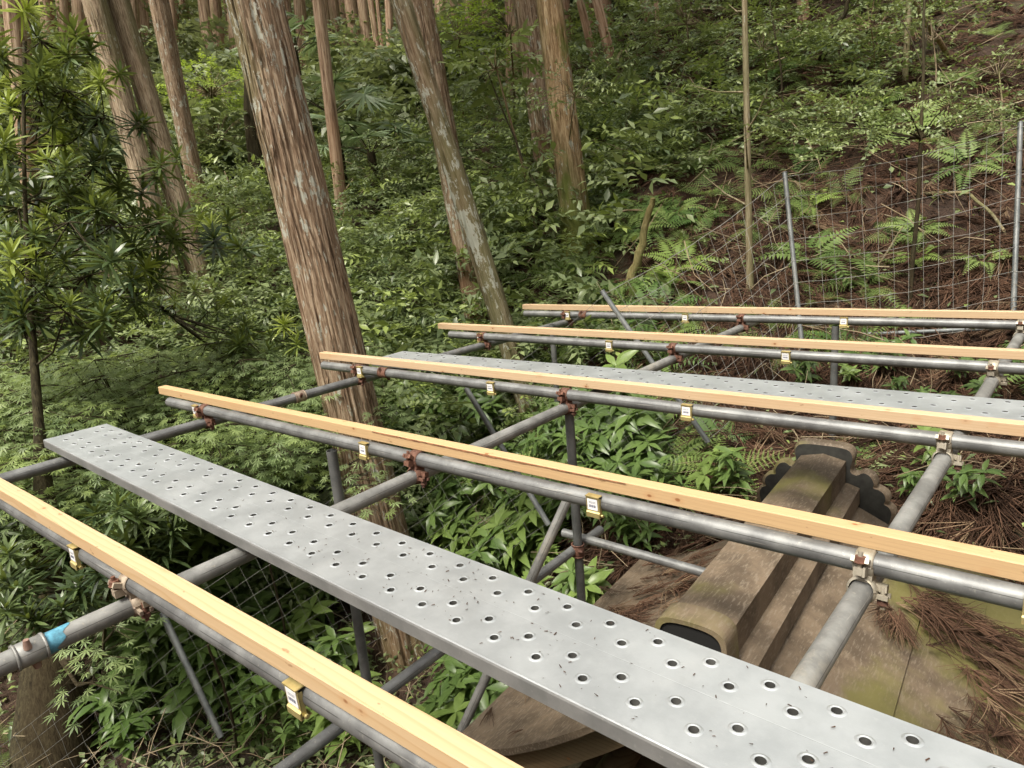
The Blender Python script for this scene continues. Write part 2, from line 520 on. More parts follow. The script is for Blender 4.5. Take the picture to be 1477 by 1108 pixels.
# ------------------------------------------------------------------ terrain
ANCH = np.array([
    (-3.3, 2.5, -3.2), (-4.2, .7, -3.15), (-2.3, 1.5, -2.95), (-3.7, 1.3, -3.05), (-2.4, 2.7, -2.5), (-2.0, 4.05, -1.62),
    (-1.6, 5.05, -1.12), (-.5, 5.7, -.9), (-.5, 3.9, -1.62), (-1.1, 4.3, -1.6), (-.8, 2.3, -2.7), (.6, 2.2, -2.4), (.6, 4.2, -1.5),
    (-2.5, 3.15, -2.3), (-1.8, 4.1, -1.75), (-3.9, 5.7, -.5), (-2.97, 3.75, -1.9), (-5.1, 5.4, -1.1), (-8.4, 3.9, -1.05),
    (-5.0, 3.0, -2.75), (-6.6, 3.4, -1.9), (-8.2, 5.0, -.7), (-12, 6, .35), (-9.5, 2.5, -.5), (-6, .5, -2.5), (-9, 0, -1.2),
    (-18, 15.5, 3.9), (-30, 24.5, 11), (-30, 10.5, 8.5), (-6.4, 10.2, 2.2), (-1.4, 9.5, 1.5), (-1.1, 11.5, 2.9), (-4.5, 14, 4.6),
    (-10, 20, 8), (0, 25, 12), (-20, 35, 20), (-48, 25, 20), (-48, 5, 16), (3.5, 6, -.4), (3, 2, -2.2), (2, -3, -3.0),
    (-4, -3, -3.3), (-9, -4, -1.2), (-16, 2, 1.7), (8, 12, 3.5), (10, 0, -1.5), (6, -12, 3), (0, -22, 15), (-12, -20, 12), (13, -13, 9), (16, -2, 5), (-26, -15, 15), (-11, 10.5, 1.5), (-15, 11, 2.2)], float)  # unseen rise behind and beside the camera is added to block low sky

def _tps(d):
    return np.where(d > 1e-9, d*d*np.log(d + 1e-12), 0.0)

_n = len(ANCH)
_D = np.linalg.norm(ANCH[:, None, :2] - ANCH[None, :, :2], axis=2)
_A = np.zeros((_n+3, _n+3)); _A[:_n, :_n] = _tps(_D) + np.eye(_n)*.25
_A[:_n, _n] = 1; _A[:_n, _n+1:] = ANCH[:, :2]
_A[_n, :_n] = 1; _A[_n+1:, :_n] = ANCH[:, :2].T
_W = np.linalg.solve(_A, np.concatenate([ANCH[:, 2], np.zeros(3)]))

def terr(x, y):
    x = np.asarray(x, float); y = np.asarray(y, float)
    sh = x.shape
    X = np.stack([x.ravel(), y.ravel()], 1)
    out = np.empty(len(X))
    for i in range(0, len(X), 20000):
        q = X[i:i+20000]
        d = np.linalg.norm(q[:, None] - ANCH[None, :, :2], axis=2)
        out[i:i+20000] = _tps(d) @ _W[:_n] + _W[_n] + q @ _W[_n+1:]
    xx, yy = X[:, 0], X[:, 1]
    out += .05*np.sin(xx*2.1+yy*1.3)+.04*np.sin(yy*3.3-xx*1.1+1)+.03*np.sin(xx*5.2+yy*4.1)
    out = np.maximum(out, -3.6)
    return out.reshape(sh)

def tz(x, y):
    return float(terr(np.array([x]), np.array([y]))[0])

_TT = np.exp(np.linspace(math.log(1.5), math.log(80), 900))
def hit(px, py):
    P = ray(px, py)[None]*_TT[:, None]
    g = P[:, 2] - terr(P[:, 0], P[:, 1])
    k = np.argmax(g < 0)
    return P[k] if g[k] < 0 else P[-1]

def build_ground():
    nr, na = 150, 300
    rr = np.concatenate([[0.0], np.exp(np.linspace(math.log(.4), math.log(90), nr))])
    aa = np.linspace(0, 2*math.pi, na, endpoint=False)
    X = np.outer(rr, np.cos(aa)); Y = np.outer(rr, np.sin(aa))
    Z = terr(X, Y)
    lump = RNG.normal(0, .012, Z.shape)
    Z = Z + lump*np.clip(rr[:, None]/5, .5, 3)
    V = np.stack([X, Y, Z], 2).reshape(-1, 3)
    i, j = np.meshgrid(np.arange(nr), np.arange(na), indexing='ij')
    a = (i*na+j).ravel(); b_ = (i*na+(j+1) % na).ravel(); c = ((i+1)*na+(j+1) % na).ravel(); d = ((i+1)*na+j).ravel()
    A = Acc(); A.add(V, np.concatenate([np.stack([a, d, c], 1), np.stack([a, c, b_], 1)]))
    m, n, l, b = new_mat('forest soil')
    v = mapping(n, l)
    f1 = noise(n, l, v, 2.0, 8, .65); f2 = noise(n, l, v, 28.0, 6, .7)
    r = ramp(n, [(.30, (.022, .013, .009)), (.48, (.06, .034, .022)), (.62, (.105, .062, .040)), (.75, (.15, .10, .07))])
    l.new(mth(n, l, 'ADD', mth(n, l, 'MULTIPLY', f1, .45), mth(n, l, 'MULTIPLY', f2, .55)), r.inputs[0])
    c = mix(n, l, mth(n, l, 'MULTIPLY', smooth(n, l, noise(n, l, v, .9, 4), .52, .7), .5), r.outputs[0], (.05, .06, .022))
    l.new(c, b.inputs['Base Color'])
    b.inputs['Roughness'].default_value = .95
    bump(n, l, b, f2, 1.0, .05)
    tag(link('ground', A.mesh('ground', m, True)), 'steep brown forest hillside under the cedars and ferns', 'ground', kind='structure')
build_ground()

# ------------------------------------------------------------------ scaffold
ZA = -.80                     # axis height of the pipes under the battens
ZB = -.858                    # axis height of the cross pipes below them
RP = .0243

def pipe(name, p0, p1, label, cat, mat, r=RP, group=None, hollow=.88, sides=28):
    p0, p1 = np.array(p0, float), np.array(p1, float)
    L = np.linalg.norm(p1-p0)
    mb = MB(); k = max(2, int(L/.25))
    mb.tube([(L*i/k, 0, 0) for i in range(k+1)], r, sides, hollow=hollow)
    o = link(name, mb.mesh(name, mat), None, p0)
    d = Vector(p1-p0).normalized()
    o.rotation_euler = d.to_track_quat('X', 'Z').to_euler()
    return tag(o, label, cat, group)

ORD = ['nearest', 'second', 'third', 'fourth', 'farthest']
ROWS = [  # y of pipe axis at x=-3.5 and x=0, left end of pipe, left end of timber, right end
    (.525, .570, -4.3, -4.3, .9), (1.475, 1.512, -3.60, -3.72, .12), (2.36, 2.405, -3.53, -3.60, 1.2),
    (3.365, 3.44, -3.47, -3.615, 1.5), (4.255, 4.45, -3.52, -3.56, 1.6)]
def rowy(k, x):
    a, b_ = ROWS[k][0], ROWS[k][1]
    return a + (b_-a)*(x+3.5)/3.5

timber_notes = ['nearest pine batten, swirling cathedral grain and orange knots on its edge',
                'second pine batten from the camera, golden, a torn strip along its top edge',
                'third pine batten from the camera, pale, running beside the far steel plank',
                'fourth pine batten from the camera with small round knots on its side',
                'farthest pine batten, thin and pale, in front of the wire fence']
pipe_notes = ['nearest long grey steel pipe clamped under the swirl-grained batten',
              'long grey steel pipe clamped under the second batten, ending near the right edge',
              'long grey steel pipe under the third batten beside the far plank',
              'long grey steel pipe under the fourth batten with a whitish scuff',
              'farthest long grey steel pipe under the last batten before the fence']
for k, (ya, yb, xl, tl, xr) in enumerate(ROWS):
    pipe('scaffold_pipe', (xl, rowy(k, xl), ZA), (xr, rowy(k, xr), ZA), pipe_notes[k], 'steel pipe', M_PIPE, group='long pipes under the battens')
    L = xr + (.5 if k == 1 else 0) - tl
    hh, hw = .0195, .0215
    mb = MB(); ns = 24; rb = random.Random(k+40); b1, b2_, ph = rb.uniform(-.004, .004), rb.uniform(-.0025, .0025), rb.uniform(0, 6)
    pr = [(hw, -hh+.002), (hw, hh-.0025), (hw-.0025, hh), (-hw+.0018, hh), (-hw, hh-.002), (-hw, -hh+.0025), (-hw+.002, -hh), (hw-.002, -hh)]
    V = []
    for i in range(ns+1):
        f = i/ns; dy = b1*math.sin(math.pi*f*2+ph)+rb.uniform(-.0004, .0004); dz_ = abs(b2_)*math.sin(math.pi*f); tw = .02*(f-.5)*b1/.004
        V += [(-L/2+L*f, y_+dy-z_*tw, z_+dz_+y_*tw) for y_, z_ in pr]
    mb.add(V, [(i*8+j, i*8+(j+1) % 8, i*8+8+(j+1) % 8, i*8+8+j) for i in range(ns) for j in range(8)])
    mb.add(V[:8], [(7, 6, 5, 4, 3, 2, 1, 0)]); mb.add(V[-8:], [(0, 1, 2, 3, 4, 5, 6, 7)])
    xc = tl + L/2
    toff = [.0, .028, .048, .055, .04][k]
    o = link('timber_batten', mb.mesh('timber_batten', WOODS[k]), None, (xc, rowy(k, xc)+toff, ZA+RP+hh+.003))
    o.rotation_euler = (0, 0, math.atan2(yb-ya, 3.5))
    tag(o, timber_notes[k], 'timber batten', 'pine battens on the long pipes')
    if k == 1:
        st = MB(); rr = random.Random(4)
        for i in range(9):
            x0 = -2.0 + i*.115
            st.add([(x0, -.0218, .0150), (x0+.135, -.0218, .0145+rr.uniform(-.002, .002)), (x0+.135, -.0222, .0188), (x0, -.0222, .0189)], [(0, 1, 2, 3)])
        sp_ = link('torn_strip', st.mesh('torn_strip', plain('torn wood', (.33, .15, .075), .8, var=.5, scale=40)), o, (-xc-.0, 0, 0))
        sp_.location = (-xc, -.001, 0)
        sp_['label'] = 'reddish torn strip along the top edge'

XB = [-3.19, -1.768, -.345]
CROSS = [((-3.30, -.55), (-3.12, 4.62)), ((-1.745, -.55), (-1.80, 4.72)), ((-.352, .9), (-.338, 4.8))]
cross_notes = ['left cross pipe under the plank ends, half hidden by maple leaves',
               'middle cross pipe wearing a band of blue tape near its lower left end',
               'right cross pipe, pale and muddy, passing over the old shrine roof']
BPIPES = []
for k, (a, b_) in enumerate(CROSS):
    o = pipe('cross_pipe', (a[0], a[1], ZB), (b_[0], b_[1], ZB), cross_notes[k], 'steel pipe', [M_PIPE, M_PIPE2, M_PIPE2][k], group='cross pipes under the deck')
    BPIPES.append(o)
def bx_at(k, y):
    a, b_ = CROSS[k]
    return a[0] + (b_[0]-a[0])*(y-a[1])/(b_[1]-a[1])
# blue tape on the middle cross pipe: a wrapped band, slightly skewed
mb = MB(); V, F = [], []
for i in range(2):
    for j in range(25):
        t = 2*math.pi*j/25
        V.append(((.0 if i == 0 else .05) + .018*math.sin(t+.6) + .006*math.sin(5*t), (RP+.0012)*math.cos(t), (RP+.0012)*math.sin(t)))
F = [(j, (j+1) % 25, 25+(j+1) % 25, 25+j) for j in range(25)]
mb.add(V, F, True)
p = onz(85, 914, ZB)
tp = link('blue_tape', mb.mesh('blue_tape', M_TAPE), BPIPES[1], (p[1]+.55-.05, 0, 0))
tp['label'] = 'blue tape wrapped round the pipe'

# vertical standards and braces below the deck
def standard(px, py, z, foot, label, r=.0205, mat=M_POST, dx=0, dy=0):
    p = onz(px, py, z)
    pipe('scaffold_post', (p[0], p[1], z), (p[0]+dx, p[1]+dy, foot), label, 'scaffold post', mat, r=r, group='vertical posts under the deck')
    return p
pv2 = (-1.775, 2.395)
pipe('scaffold_post', (pv2[0], pv2[1], -.86), (pv2[0], pv2[1], tz(*pv2)-.1), 'vertical post below the third batten with rusty joint halfway down', 'scaffold post', M_POST, r=.0205, group='vertical posts under the deck')
standard(478, 650, -.84, -3.2, 'vertical post in front of the big leaning cedar')
standard(1205, 470, -.83, -1.9, 'vertical post behind the shrine ridge ornament, below far battens')
standard(796, 468, -.83, -1.9, 'short vertical post under left end of the farthest batten')
ZL = -1.55
pipe('ledger_pipe', (-1.73, .3, ZL), (-1.80, 2.62, ZL), 'low grey pipe running back to the rusty joint beneath the steel plank', 'steel pipe', M_PIPE, r=.0215, group='thin bracing pipes')
pipe('ledger_pipe', (-1.90, 2.455, ZL+.03), (-.9, 2.45, ZL+.03), 'short low pipe from the rusty joint towards the shrine roof', 'steel pipe', M_PIPE, r=.0205, group='thin bracing pipes')
a = dep(812, 735, 2.95); b_ = dep(672, 1040, 3.05)
a2 = a + (a-b_)*.04; b2 = b_ + (b_-a)*.25
pipe('brace_pipe', a2, b2, 'diagonal pale brace slanting down behind the plank to the roof corner', 'steel pipe', M_PIPE2, r=.0205, group='thin bracing pipes')
pipe('ground_rail', hit(1214, 494)+np.array((0, 0, .05)), hit(1500, 482)+np.array((0, 0, .05)), 'thin pale rail lying along the foot of the wire fence', 'rail', M_FPOST, r=.014)

# couplers: A pipe along x at origin, B pipe along y below
def ring_mesh(mb, axis, c, r, w, a0, a1, th=.005, seg=18):
    V, F = [], []
    for i in range(seg+1):
        t = a0 + (a1-a0)*i/seg
        for rr_, ww in ((r, -w), (r+th, -w*.86), (r+th, w*.86), (r, w)):
            if axis == 'x':
                V.append((c[0]+ww, c[1]+rr_*math.cos(t), c[2]+rr_*math.sin(t)))
            else:
                V.append((c[0]+rr_*math.cos(t), c[1]+ww, c[2]+rr_*math.sin(t)))
    for i in range(seg):
        for j in range(3):
            F.append((i*4+j, i*4+j+1, i*4+4+j+1, i*4+4+j))
    F += [(0, 1, 2, 3), (seg*4+3, seg*4+2, seg*4+1, seg*4)]
    mb.add(V, F, True)

def coupler_meshes(dz):
    """one piece each: saddle, lids (flaps closing over each pipe), swing bolts, nuts"""
    sad = MB()
    ring_mesh(sad, 'x', (0, 0, 0), RP+.0005, .021, R_(-175), R_(-5))
    ring_mesh(sad, 'y', (0, 0, dz), RP+.0005, .021, R_(5), R_(175))
    sad.box((0, 0, dz/2), (.019, .019, .010))
    sad.box((-.004, -.036, -.012), (.009, .012, .008)); sad.box((.008, -.034, -.012), (.0025, .014, .010))
    sad.box((.034, .006, dz+.010), (.012, .009, .008))
    lid = MB()
    ring_mesh(lid, 'x', (0, 0, 0), RP+.0012, .019, R_(20), R_(190))
    lid.box((.012, -.034, .008), (.004, .016, .006), np.array(Matrix.Rotation(R_(-25), 3, 'X')))
    lid.box((-.016, -.034, .008), (.004, .016, .006), np.array(Matrix.Rotation(R_(-25), 3, 'X')))
    lid2 = MB()
    ring_mesh(lid2, 'y', (0, 0, dz), RP+.0012, .019, R_(170), R_(370))
    lid2.box((.036, .012, dz-.006), (.016, .004, .005)); lid2.box((.036, -.012, dz-.006), (.016, .004, .005))
    bolt = MB(); bolt.tube([(-.003, -.038, -.018), (-.003, -.041, .030)], .0052, 10)
    bolt.tube([(-.010, -.037, -.014), (.010, -.037, -.014)], .008, 10)
    bolt2 = MB(); bolt2.tube([(.038, 0, dz+.014), (.041, 0, dz-.034)], .0052, 10)
    nut = MB()
    nut.tube([(-.003, -.0394, .008), (-.003, -.0397, .0105)], .0145, 14)
    nut.tube([(-.003, -.0398, .010), (-.003, -.0403, .020)], .0115, 6, sm=False)
    nut2 = MB(); nut2.tube([(.0395, 0, dz-.014), (.0402, 0, dz-.025)], .0112, 6, sm=False)
    return sad, lid, lid2, bolt, bolt2, nut, nut2
DZ = ZB - ZA
CPARTS = ('saddle', 'lid', 'lid', 'bolt', 'bolt', 'nut', 'nut')
_cm = coupler_meshes(DZ)
COUPLER = {}
for nm, (ms, mbt, mnt) in (('rusty', (M_RUST, M_RUST, M_RUST)), ('zinc', (M_ZINC, M_ZINC, M_RUST)), ('half', (M_RUSTP, M_RUST, M_RUST))):
    COUPLER[nm] = [x.mesh('coupler_'+y, {'saddle': ms, 'lid': ms, 'bolt': mbt, 'nut': mnt}[y]) for x, y in zip(_cm, CPARTS)]
bname = ['left', 'middle', 'right']
cpl = {(0, 1): 'half', (1, 1): 'rusty', (2, 1): 'rusty', (3, 1): 'rusty', (4, 1): 'rusty'}
colr = {'rusty': 'dark rusty', 'zinc': 'bright zinc', 'half': 'half rusted cream'}
for k in range(5):
    for q in range(3):
        x = bx_at(q, rowy(k, XB[q]))
        if q == 2 and k == 0:
            continue
        kind_ = cpl.get((k, q), 'zinc' if q == 2 else 'rusty')
        e = empty('pipe_coupler', (x, rowy(k, x), ZA), '%s coupler joining the %s long pipe to the %s cross pipe' % (colr[kind_], ORD[k], bname[q]),
                  'pipe coupler', 'couplers where the pipes cross')
        for me, nm in zip(COUPLER[kind_], CPARTS):
            link(nm, me, e)
        e.rotation_euler = (random.uniform(-.25, .12), 0, random.uniform(-.05, .05))
# loose couplers round single pipes
def sleeve(loc, rot, mats, label):
    e = empty('pipe_sleeve', loc, label, 'pipe coupler', 'couplers round a single pipe')
    e.rotation_euler = rot
    b1 = MB(); ring_mesh(b1, 'x', (0, 0, 0), RP+.0005, .028, 0, 2*math.pi, .004, 24)
    for sx in (-1, 1):
        ring_mesh(b1, 'x', (sx*.028, 0, 0), RP+.0015, .003, 0, 2*math.pi, .005, 24)
    link('band', b1.mesh('band', mats[0]), e)
    for pts_, rd_ in (([(-.005, -.018, RP-.006), (-.005, -.02, RP+.016)], [.009, .006]), ([(.006, .005, -RP-.002), (.008, .004, -RP-.022)], [.012, .007])):
        b2 = MB(); b2.tube(pts_, rd_, 10); link('bolt', b2.mesh('bolt', mats[1]), e)
M_PINK = metal_mat('pinkish rust', (.24, .15, .12), (.36, .25, .20), .3, .55, (.3, .2, .16), .4)
p = onz(40, 937, ZB)
sleeve((bx_at(1, p[1]), p[1], ZB), (0, 0, R_(90)), (M_PIPE2, M_PINK), 'grey sleeve joint with pinkish bolts beside the blue tape')
p = onz(435, 573, ZB)
sleeve((bx_at(0, p[1]), p[1], ZB), (.6, 0, R_(90)), (M_RUSTP, M_RUST), 'rusty clamp on the left cross pipe beside the cedar trunk')
p = onz(557, 537, ZA)
sleeve((p[0], rowy(2, p[0]), ZA), (.3, 0, 0), (M_RUST, M_RUST), 'thin rusty band round the third long pipe near its left end')
sleeve((pv2[0], pv2[1], ZL), (0, R_(90), 0), (M_RUST, M_RUST), 'rusty joint on the post where low pipes meet')
p = onz(850, 452, ZA)
sleeve((p[0], rowy(4, p[0]), ZA), (.3, 0, 0), (M_RUST, M_RUST), 'thin rusty band round the farthest long pipe near its left end')

# clips with stickers
cb = MB(); W2 = .0215
prof = [(-.014, .0265), (-.0335, .0265), (-.0335, .0235), (-.030, .0215), (-.030, -.019), (-.0345, -.022), (-.0345, -.036), (-.012, -.036)]
th = .0022
V, F = [], []
for i, (y, z) in enumerate(prof):
    for sx in (-1, 1):
        V += [(sx*W2, y, z), (sx*W2, y+(th if 2 <= i <= 6 else 0), z - (th if i in (0, 1) else 0) + (th if i == 7 else 0))]
for i in range(len(prof)-1):
    o_ = i*4
    F += [(o_, o_+2, o_+6, o_+4), (o_+1, o_+5, o_+7, o_+3), (o_, o_+4, o_+5, o_+1), (o_+2, o_+3, o_+7, o_+6)]
F += [(0, 1, 3, 2), (28, 30, 31, 29)]
cb.add(V, F)
for sx in (-1, 1):                 # side cheeks hugging the pipe
    cb.box((sx*(W2-.001), -.026, -.006), (.001, .0048, .024))
ring_mesh(cb, 'x', (0, 0, 0), RP+.0006, .012, R_(-120), R_(-10), .002, 10)
CLIP = cb.mesh('clip_body', M_BRASS)
pb = MB(); pb.tube([(W2-.004, -.024, -.031), (W2+.006, -.024, -.031)], .0045, 10); PIN = pb.mesh('clip_pin', M_BRASS)
sb = MB(); sb.box((0, 0, 0), (.0165, .0004, .0165)); STK = sb.mesh('sticker', M_STICKER)
ib = MB(); rr = random.Random(3)
for q, (x0, w) in enumerate([(-.0105, .0016), (-.0075, .0009), (-.0048, .0018), (-.0015, .001), (.0010, .0016), (.0042, .0009), (.0068, .0018), (.0100, .001)]):
    ib.add([(x0-w/1.4, -.0006, -.0085), (x0+w/1.4, -.0006, -.0085), (x0+w/1.4, -.0006, -.001), (x0-w/1.4, -.0006, -.001)], [(0, 1, 2, 3)])
for zz in (.0045, .0078):
    x0 = -.0105
    while x0 < .0095:
        w = rr.uniform(.0008, .0022)
        ib.add([(x0, -.0006, zz-.0008), (x0+w, -.0006, zz-.0008), (x0+w, -.0006, zz+.0008), (x0, -.0006, zz+.0008)], [(0, 1, 2, 3)])
        x0 += w + .0008
PRN = ib.mesh('print', M_PRINT)
CLIPS = [[-2.061, -1.035], [-3.282, -2.021, -1.03, -.05], [-3.162, -2.191, -1.195], [-3.174, -2.178, -1.179], [-3.107, -2.17, -1.184]]
pos_words = {0: ['left of the half rusted coupler', 'near the bottom edge'], 1: ['at the left end', 'left of the rusty coupler', 'above the roof slope', 'at the right edge of the picture'],
             2: ['at the left end', 'between the two couplers', 'above the bright fern'], 3: ['at the left end', 'in the middle', 'right of the whitish scuff'],
             4: ['at the left end', 'in the middle', 'towards the right, before the fence']}
first = None
for k in range(5):
    for i, x in enumerate(CLIPS[k]):
        lab = 'yellow clip with barcode sticker on %s long pipe, %s' % (ORD[k], pos_words[k][i])
        if first is None:
            e = first = empty('pipe_clip', (x, rowy(k, x), ZA), lab, 'clip', 'stickered clips fixing battens to pipes')
            link('clip_body', CLIP, e); link('pin', PIN, e)
            s_ = link('sticker', STK, e, (-.001, -.0308, .0015)); link('print', PRN, s_)
        else:
            e = copy_tree(first); e.location = (x, rowy(k, x), ZA); e['label'] = lab
        e.rotation_euler = (R_(random.uniform(-3, 6)), 0, R_(random.uniform(-3, 3)))

# perforated steel planks: s along the length, n across (0 at the far edge, -0.25 at the near edge)
def plank_meshes(L, seed):
    top = MB(); pitch, half = .1023, .02
    rows = [(-.0350, .0), (-.0750, .0512), (-.1550, .0), (-.1950, .0512)]
    edges = [0]
    lo = 0.0
    bands = [(0, -.0350+half, None), (-.0350+half, -.0350-half, 0), (-.0350-half, -.0750-half, 1), (-.0750-half, -.1550+half, None),
             (-.1550+half, -.1550-half, 2), (-.1550-half, -.1950-half, 3), (-.1950-half, -.25, None)]
    for a, b_, rw in bands:
        if rw is None:
            if a == -.0750-half:                  # the middle band with a pressed seam line
                mid = -.1145
                for (p_, q_, za, zb) in ((a, mid+.0012, 0, 0), (mid+.0012, mid+.0006, 0, -.00015), (mid+.0006, mid-.0006, -.00015, -.00015), (mid-.0006, mid-.0012, -.00015, 0), (mid-.0012, b_, 0, 0)):
                    top.add([(0, p_, za), (0, q_, zb), (L, q_, zb), (L, p_, za)], [(0, 1, 2, 3)])
            elif a == 0:
                top.add([(0, -.0, -.002), (0, -.0015, .0002), (L, -.0015, .0002), (L, 0, -.002)], [(0, 1, 2, 3)])
                top.add([(0, -.0015, .0002), (0, -.007, 0), (L, -.007, 0), (L, -.0015, .0002)], [(0, 1, 2, 3)])
                top.add([(0, -.007, 0), (0, b_, 0), (L, b_, 0), (L, -.007, 0)], [(0, 1, 2, 3)])
            else:
                top.add([(0, a, 0), (0, b_+.007, 0), (L, b_+.007, 0), (L, a, 0)], [(0, 1, 2, 3)])
                top.add([(0, b_+.007, 0), (0, b_+.0015, .0002), (L, b_+.0015, .0002), (L, b_+.007, 0)], [(0, 1, 2, 3)])
                top.add([(0, b_+.0015, .0002), (0, b_, -.002), (L, b_, -.002), (L, b_+.0015, .0002)], [(0, 1, 2, 3)])
            continue
        c = rows[rw][0]; cell = .0195; s = 0.0
        sc = rows[rw][1] + .056
        while True:
            s1 = min(sc-cell, L)
            if s1 > s:
                top.add([(s, c+half, 0), (s, c-half, 0), (s1, c-half, 0), (s1, c+half, 0)], [(0, 1, 2, 3)])
            if sc+cell > L:
                break
            N = 20
            sq, r1, r2, r3, r4 = [], [], [], [], []
            for j in range(N):
                t = 2*math.pi*(j+.5)/N
                m_ = max(abs(math.cos(t)), abs(math.sin(t)))
                sq.append((sc+cell*math.cos(t)/m_, c+half*math.sin(t)/m_, 0))
            # put the square's corners in
            cor = [(sc+cell, c+half, 0), (sc-cell, c+half, 0), (sc-cell, c-half, 0), (sc+cell, c-half, 0)]
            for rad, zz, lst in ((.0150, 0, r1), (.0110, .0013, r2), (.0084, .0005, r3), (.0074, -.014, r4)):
                for j in range(N):
                    t = 2*math.pi*(j+.5)/N
                    lst.append((sc+rad*math.cos(t), c+rad*math.sin(t)*.95, zz))
            V = sq + r1
            F = [(j, (j+1) % N, N+(j+1) % N, N+j) for j in range(N)]
            top.add(V, F)
            for ci in range(4):                    # corner triangles
                j = [2, 7, 12, 17][ci]
                top.add([sq[j], sq[(j+1) % N], cor[ci]], [(0, 1, 2)] if False else [(1, 0, 2)])
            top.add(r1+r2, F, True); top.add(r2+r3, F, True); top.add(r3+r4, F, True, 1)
            s = sc+cell; sc += pitch
    side = MB()
    H = .033
    for y0, sg in ((0.0, 1), (-.25, -1)):
        y1 = y0 + sg*.0015
        side.add([(0, y0, -.002), (L, y0, -.002), (L, y1, -.006), (0, y1, -.006), (L, y1, -H), (0, y1, -H), (L, y0-sg*.003, -H-.003), (0, y0-sg*.003, -H-.003), (L, y0-sg*.022, -H-.003), (0, y0-sg*.022, -H-.003),
                  (L, y0-sg*.022, -H+.006), (0, y0-sg*.022, -H+.006)],
                 [(0, 1, 2, 3), (3, 2, 4, 5), (5, 4, 6, 7), (7, 6, 8, 9), (9, 8, 10, 11)])
    endp = MB()
    for s0 in (0, L):
        sg = -1 if s0 == 0 else 1
        endp.add([(s0, 0, -.002), (s0, -.25, -.002), (s0+sg*.006, -.25, -.008), (s0+sg*.006, 0, -.008), (s0+sg*.006, -.25, -.03), (s0+sg*.006, 0, -.03)], [(0, 1, 2, 3), (3, 2, 4, 5)])
    return top, side, endp

for (p0, p1, L, lab) in ((onz(154, 611, -.775), onz(1477, 1103.7, -.775), 4.0, 'near perforated steel plank, bright at its wide end, crossing the whole picture'),
                         (onz(581, 506.4, -.775), onz(1477, 578, -.775), 4.0, 'far perforated steel plank between the third and fourth battens')):
    top, side, endp = plank_meshes(L, 1)
    e = empty('steel_plank', p0, lab, 'scaffold plank', 'perforated steel planks')
    dd = p1-p0
    e.rotation_euler = (0, 0, math.atan2(dd[1], dd[0]))
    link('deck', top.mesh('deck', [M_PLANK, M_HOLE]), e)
    link('side_channel', side.mesh('side_channel', M_PSIDE), e)
    link('end_plate', endp.mesh('end_plate', M_PSIDE), e)
PL1 = (onz(154, 611, -.775), unit(onz(1477, 1103.7, -.775)-onz(154, 611, -.775)))
# dark needle crumbs lying on the near plank
A = Acc(); k = 260
s_ = np.concatenate([RNG.normal(2.35, .35, k//2), RNG.uniform(.2, 3.6, k-k//2)])
n_ = RNG.uniform(-.235, -.012, k)
d_ = PL1[1]; nn_ = np.array((-d_[1], d_[0], 0))
loc = PL1[0] + s_[:, None]*d_ + n_[:, None]*nn_ + np.array((0, 0, .0016))
ln = RNG.uniform(.002, .009, k)
tpl = (np.array([(-.5, -.13, 0), (.5, -.09, .1), (.4, .12, .2), (-.4, .14, 0)]), np.array([(0, 1, 2), (0, 2, 3)]))
A.inst(tpl, rotmats(RNG.uniform(0, 6.3, k), RNG.uniform(-.1, .1, k), RNG.uniform(-.3, .3, k), ln), loc, RNG.uniform(0, .4, k))
tag(link('needle_litter', A.mesh('needle_litter', L_DRY)), 'dark crumbs of cedar needles scattered on the near plank', 'litter', kind='stuff')

# ------------------------------------------------------------------ shrine roof
RN = onz(1000, 905, -1.20); RF = onz(1190, 655, -1.20)
RV = unit(RF-RN); RLEN = float(np.linalg.norm(RF-RN)); RWL = np.array((-RV[1], RV[0], 0.0))   # to the left of the ridge
def rp(v, w, dz):
    return RN + RV*v + RWL*w + np.array((0, 0, dz))

def roof_mat(name, moss):
    m, n, l, b = new_mat(name)
    v = mapping(n, l)
    f1 = noise(n, l, v, 5, 6, .65); f2 = noise(n, l, v, 90, 4, .7)
    st = noise(n, l, mapping(n, l, (150, 30, 100), (0, 0, 0), (0, 0, .6)), 1.0, 4, .6)
    c = mix(n, l, smooth(n, l, f1, .35, .65), (.075, .054, .035), (.165, .122, .082))
    c = mix(n, l, mth(n, l, 'MULTIPLY', smooth(n, l, st, .5, .68), .55), c, (.235, .195, .15))
    c = mix(n, l, mth(n, l, 'MULTIPLY', smooth(n, l, f2, .6, .72), .3), c, (.05, .035, .025))
    f3 = noise(n, l, mapping(n, l, (1, 1, 1), (3, 5, 7)), 1.7, 5, .6)
    if 'mossy roof' in name:                      # the lower half of this slope is the damp, mossy one
        tc = n.new('ShaderNodeTexCoord'); sp = n.new('ShaderNodeSeparateXYZ'); l.new(tc.outputs['Object'], sp.inputs[0])
        f3 = mth(n, l, 'ADD', mth(n, l, 'SUBTRACT', f3, .30), mth(n, l, 'MULTIPLY', smooth(n, l, sp.outputs[0], .14, .42), .34))
    c = mix(n, l, mth(n, l, 'MULTIPLY', smooth(n, l, f3, .62-moss*.32, .78-moss*.32), .8), c, (.145, .135, .035))
    l.new(c, b.inputs['Base Color'])
    b.inputs['Roughness'].default_value = .72
    bump(n, l, b, f2, .35, .003)
    return m
M_ROOF = roof_mat('weathered roof', .12); M_ROOFM = roof_mat('mossy roof', .72); M_RIDGE = roof_mat('ridge sheet', .25)
M_TILE = roof_mat('mossy tile', .42)
M_BARGE = wood_mat('old board', (.16, .115, .065), (.085, .055, .028), 3.3, .05, .03, .02, 60, 1.0)
M_TILEIN = plain('shade-dark tile face', (.03, .03, .027), .8, var=.4)  # shadow on the ornament's near face is put into this colour

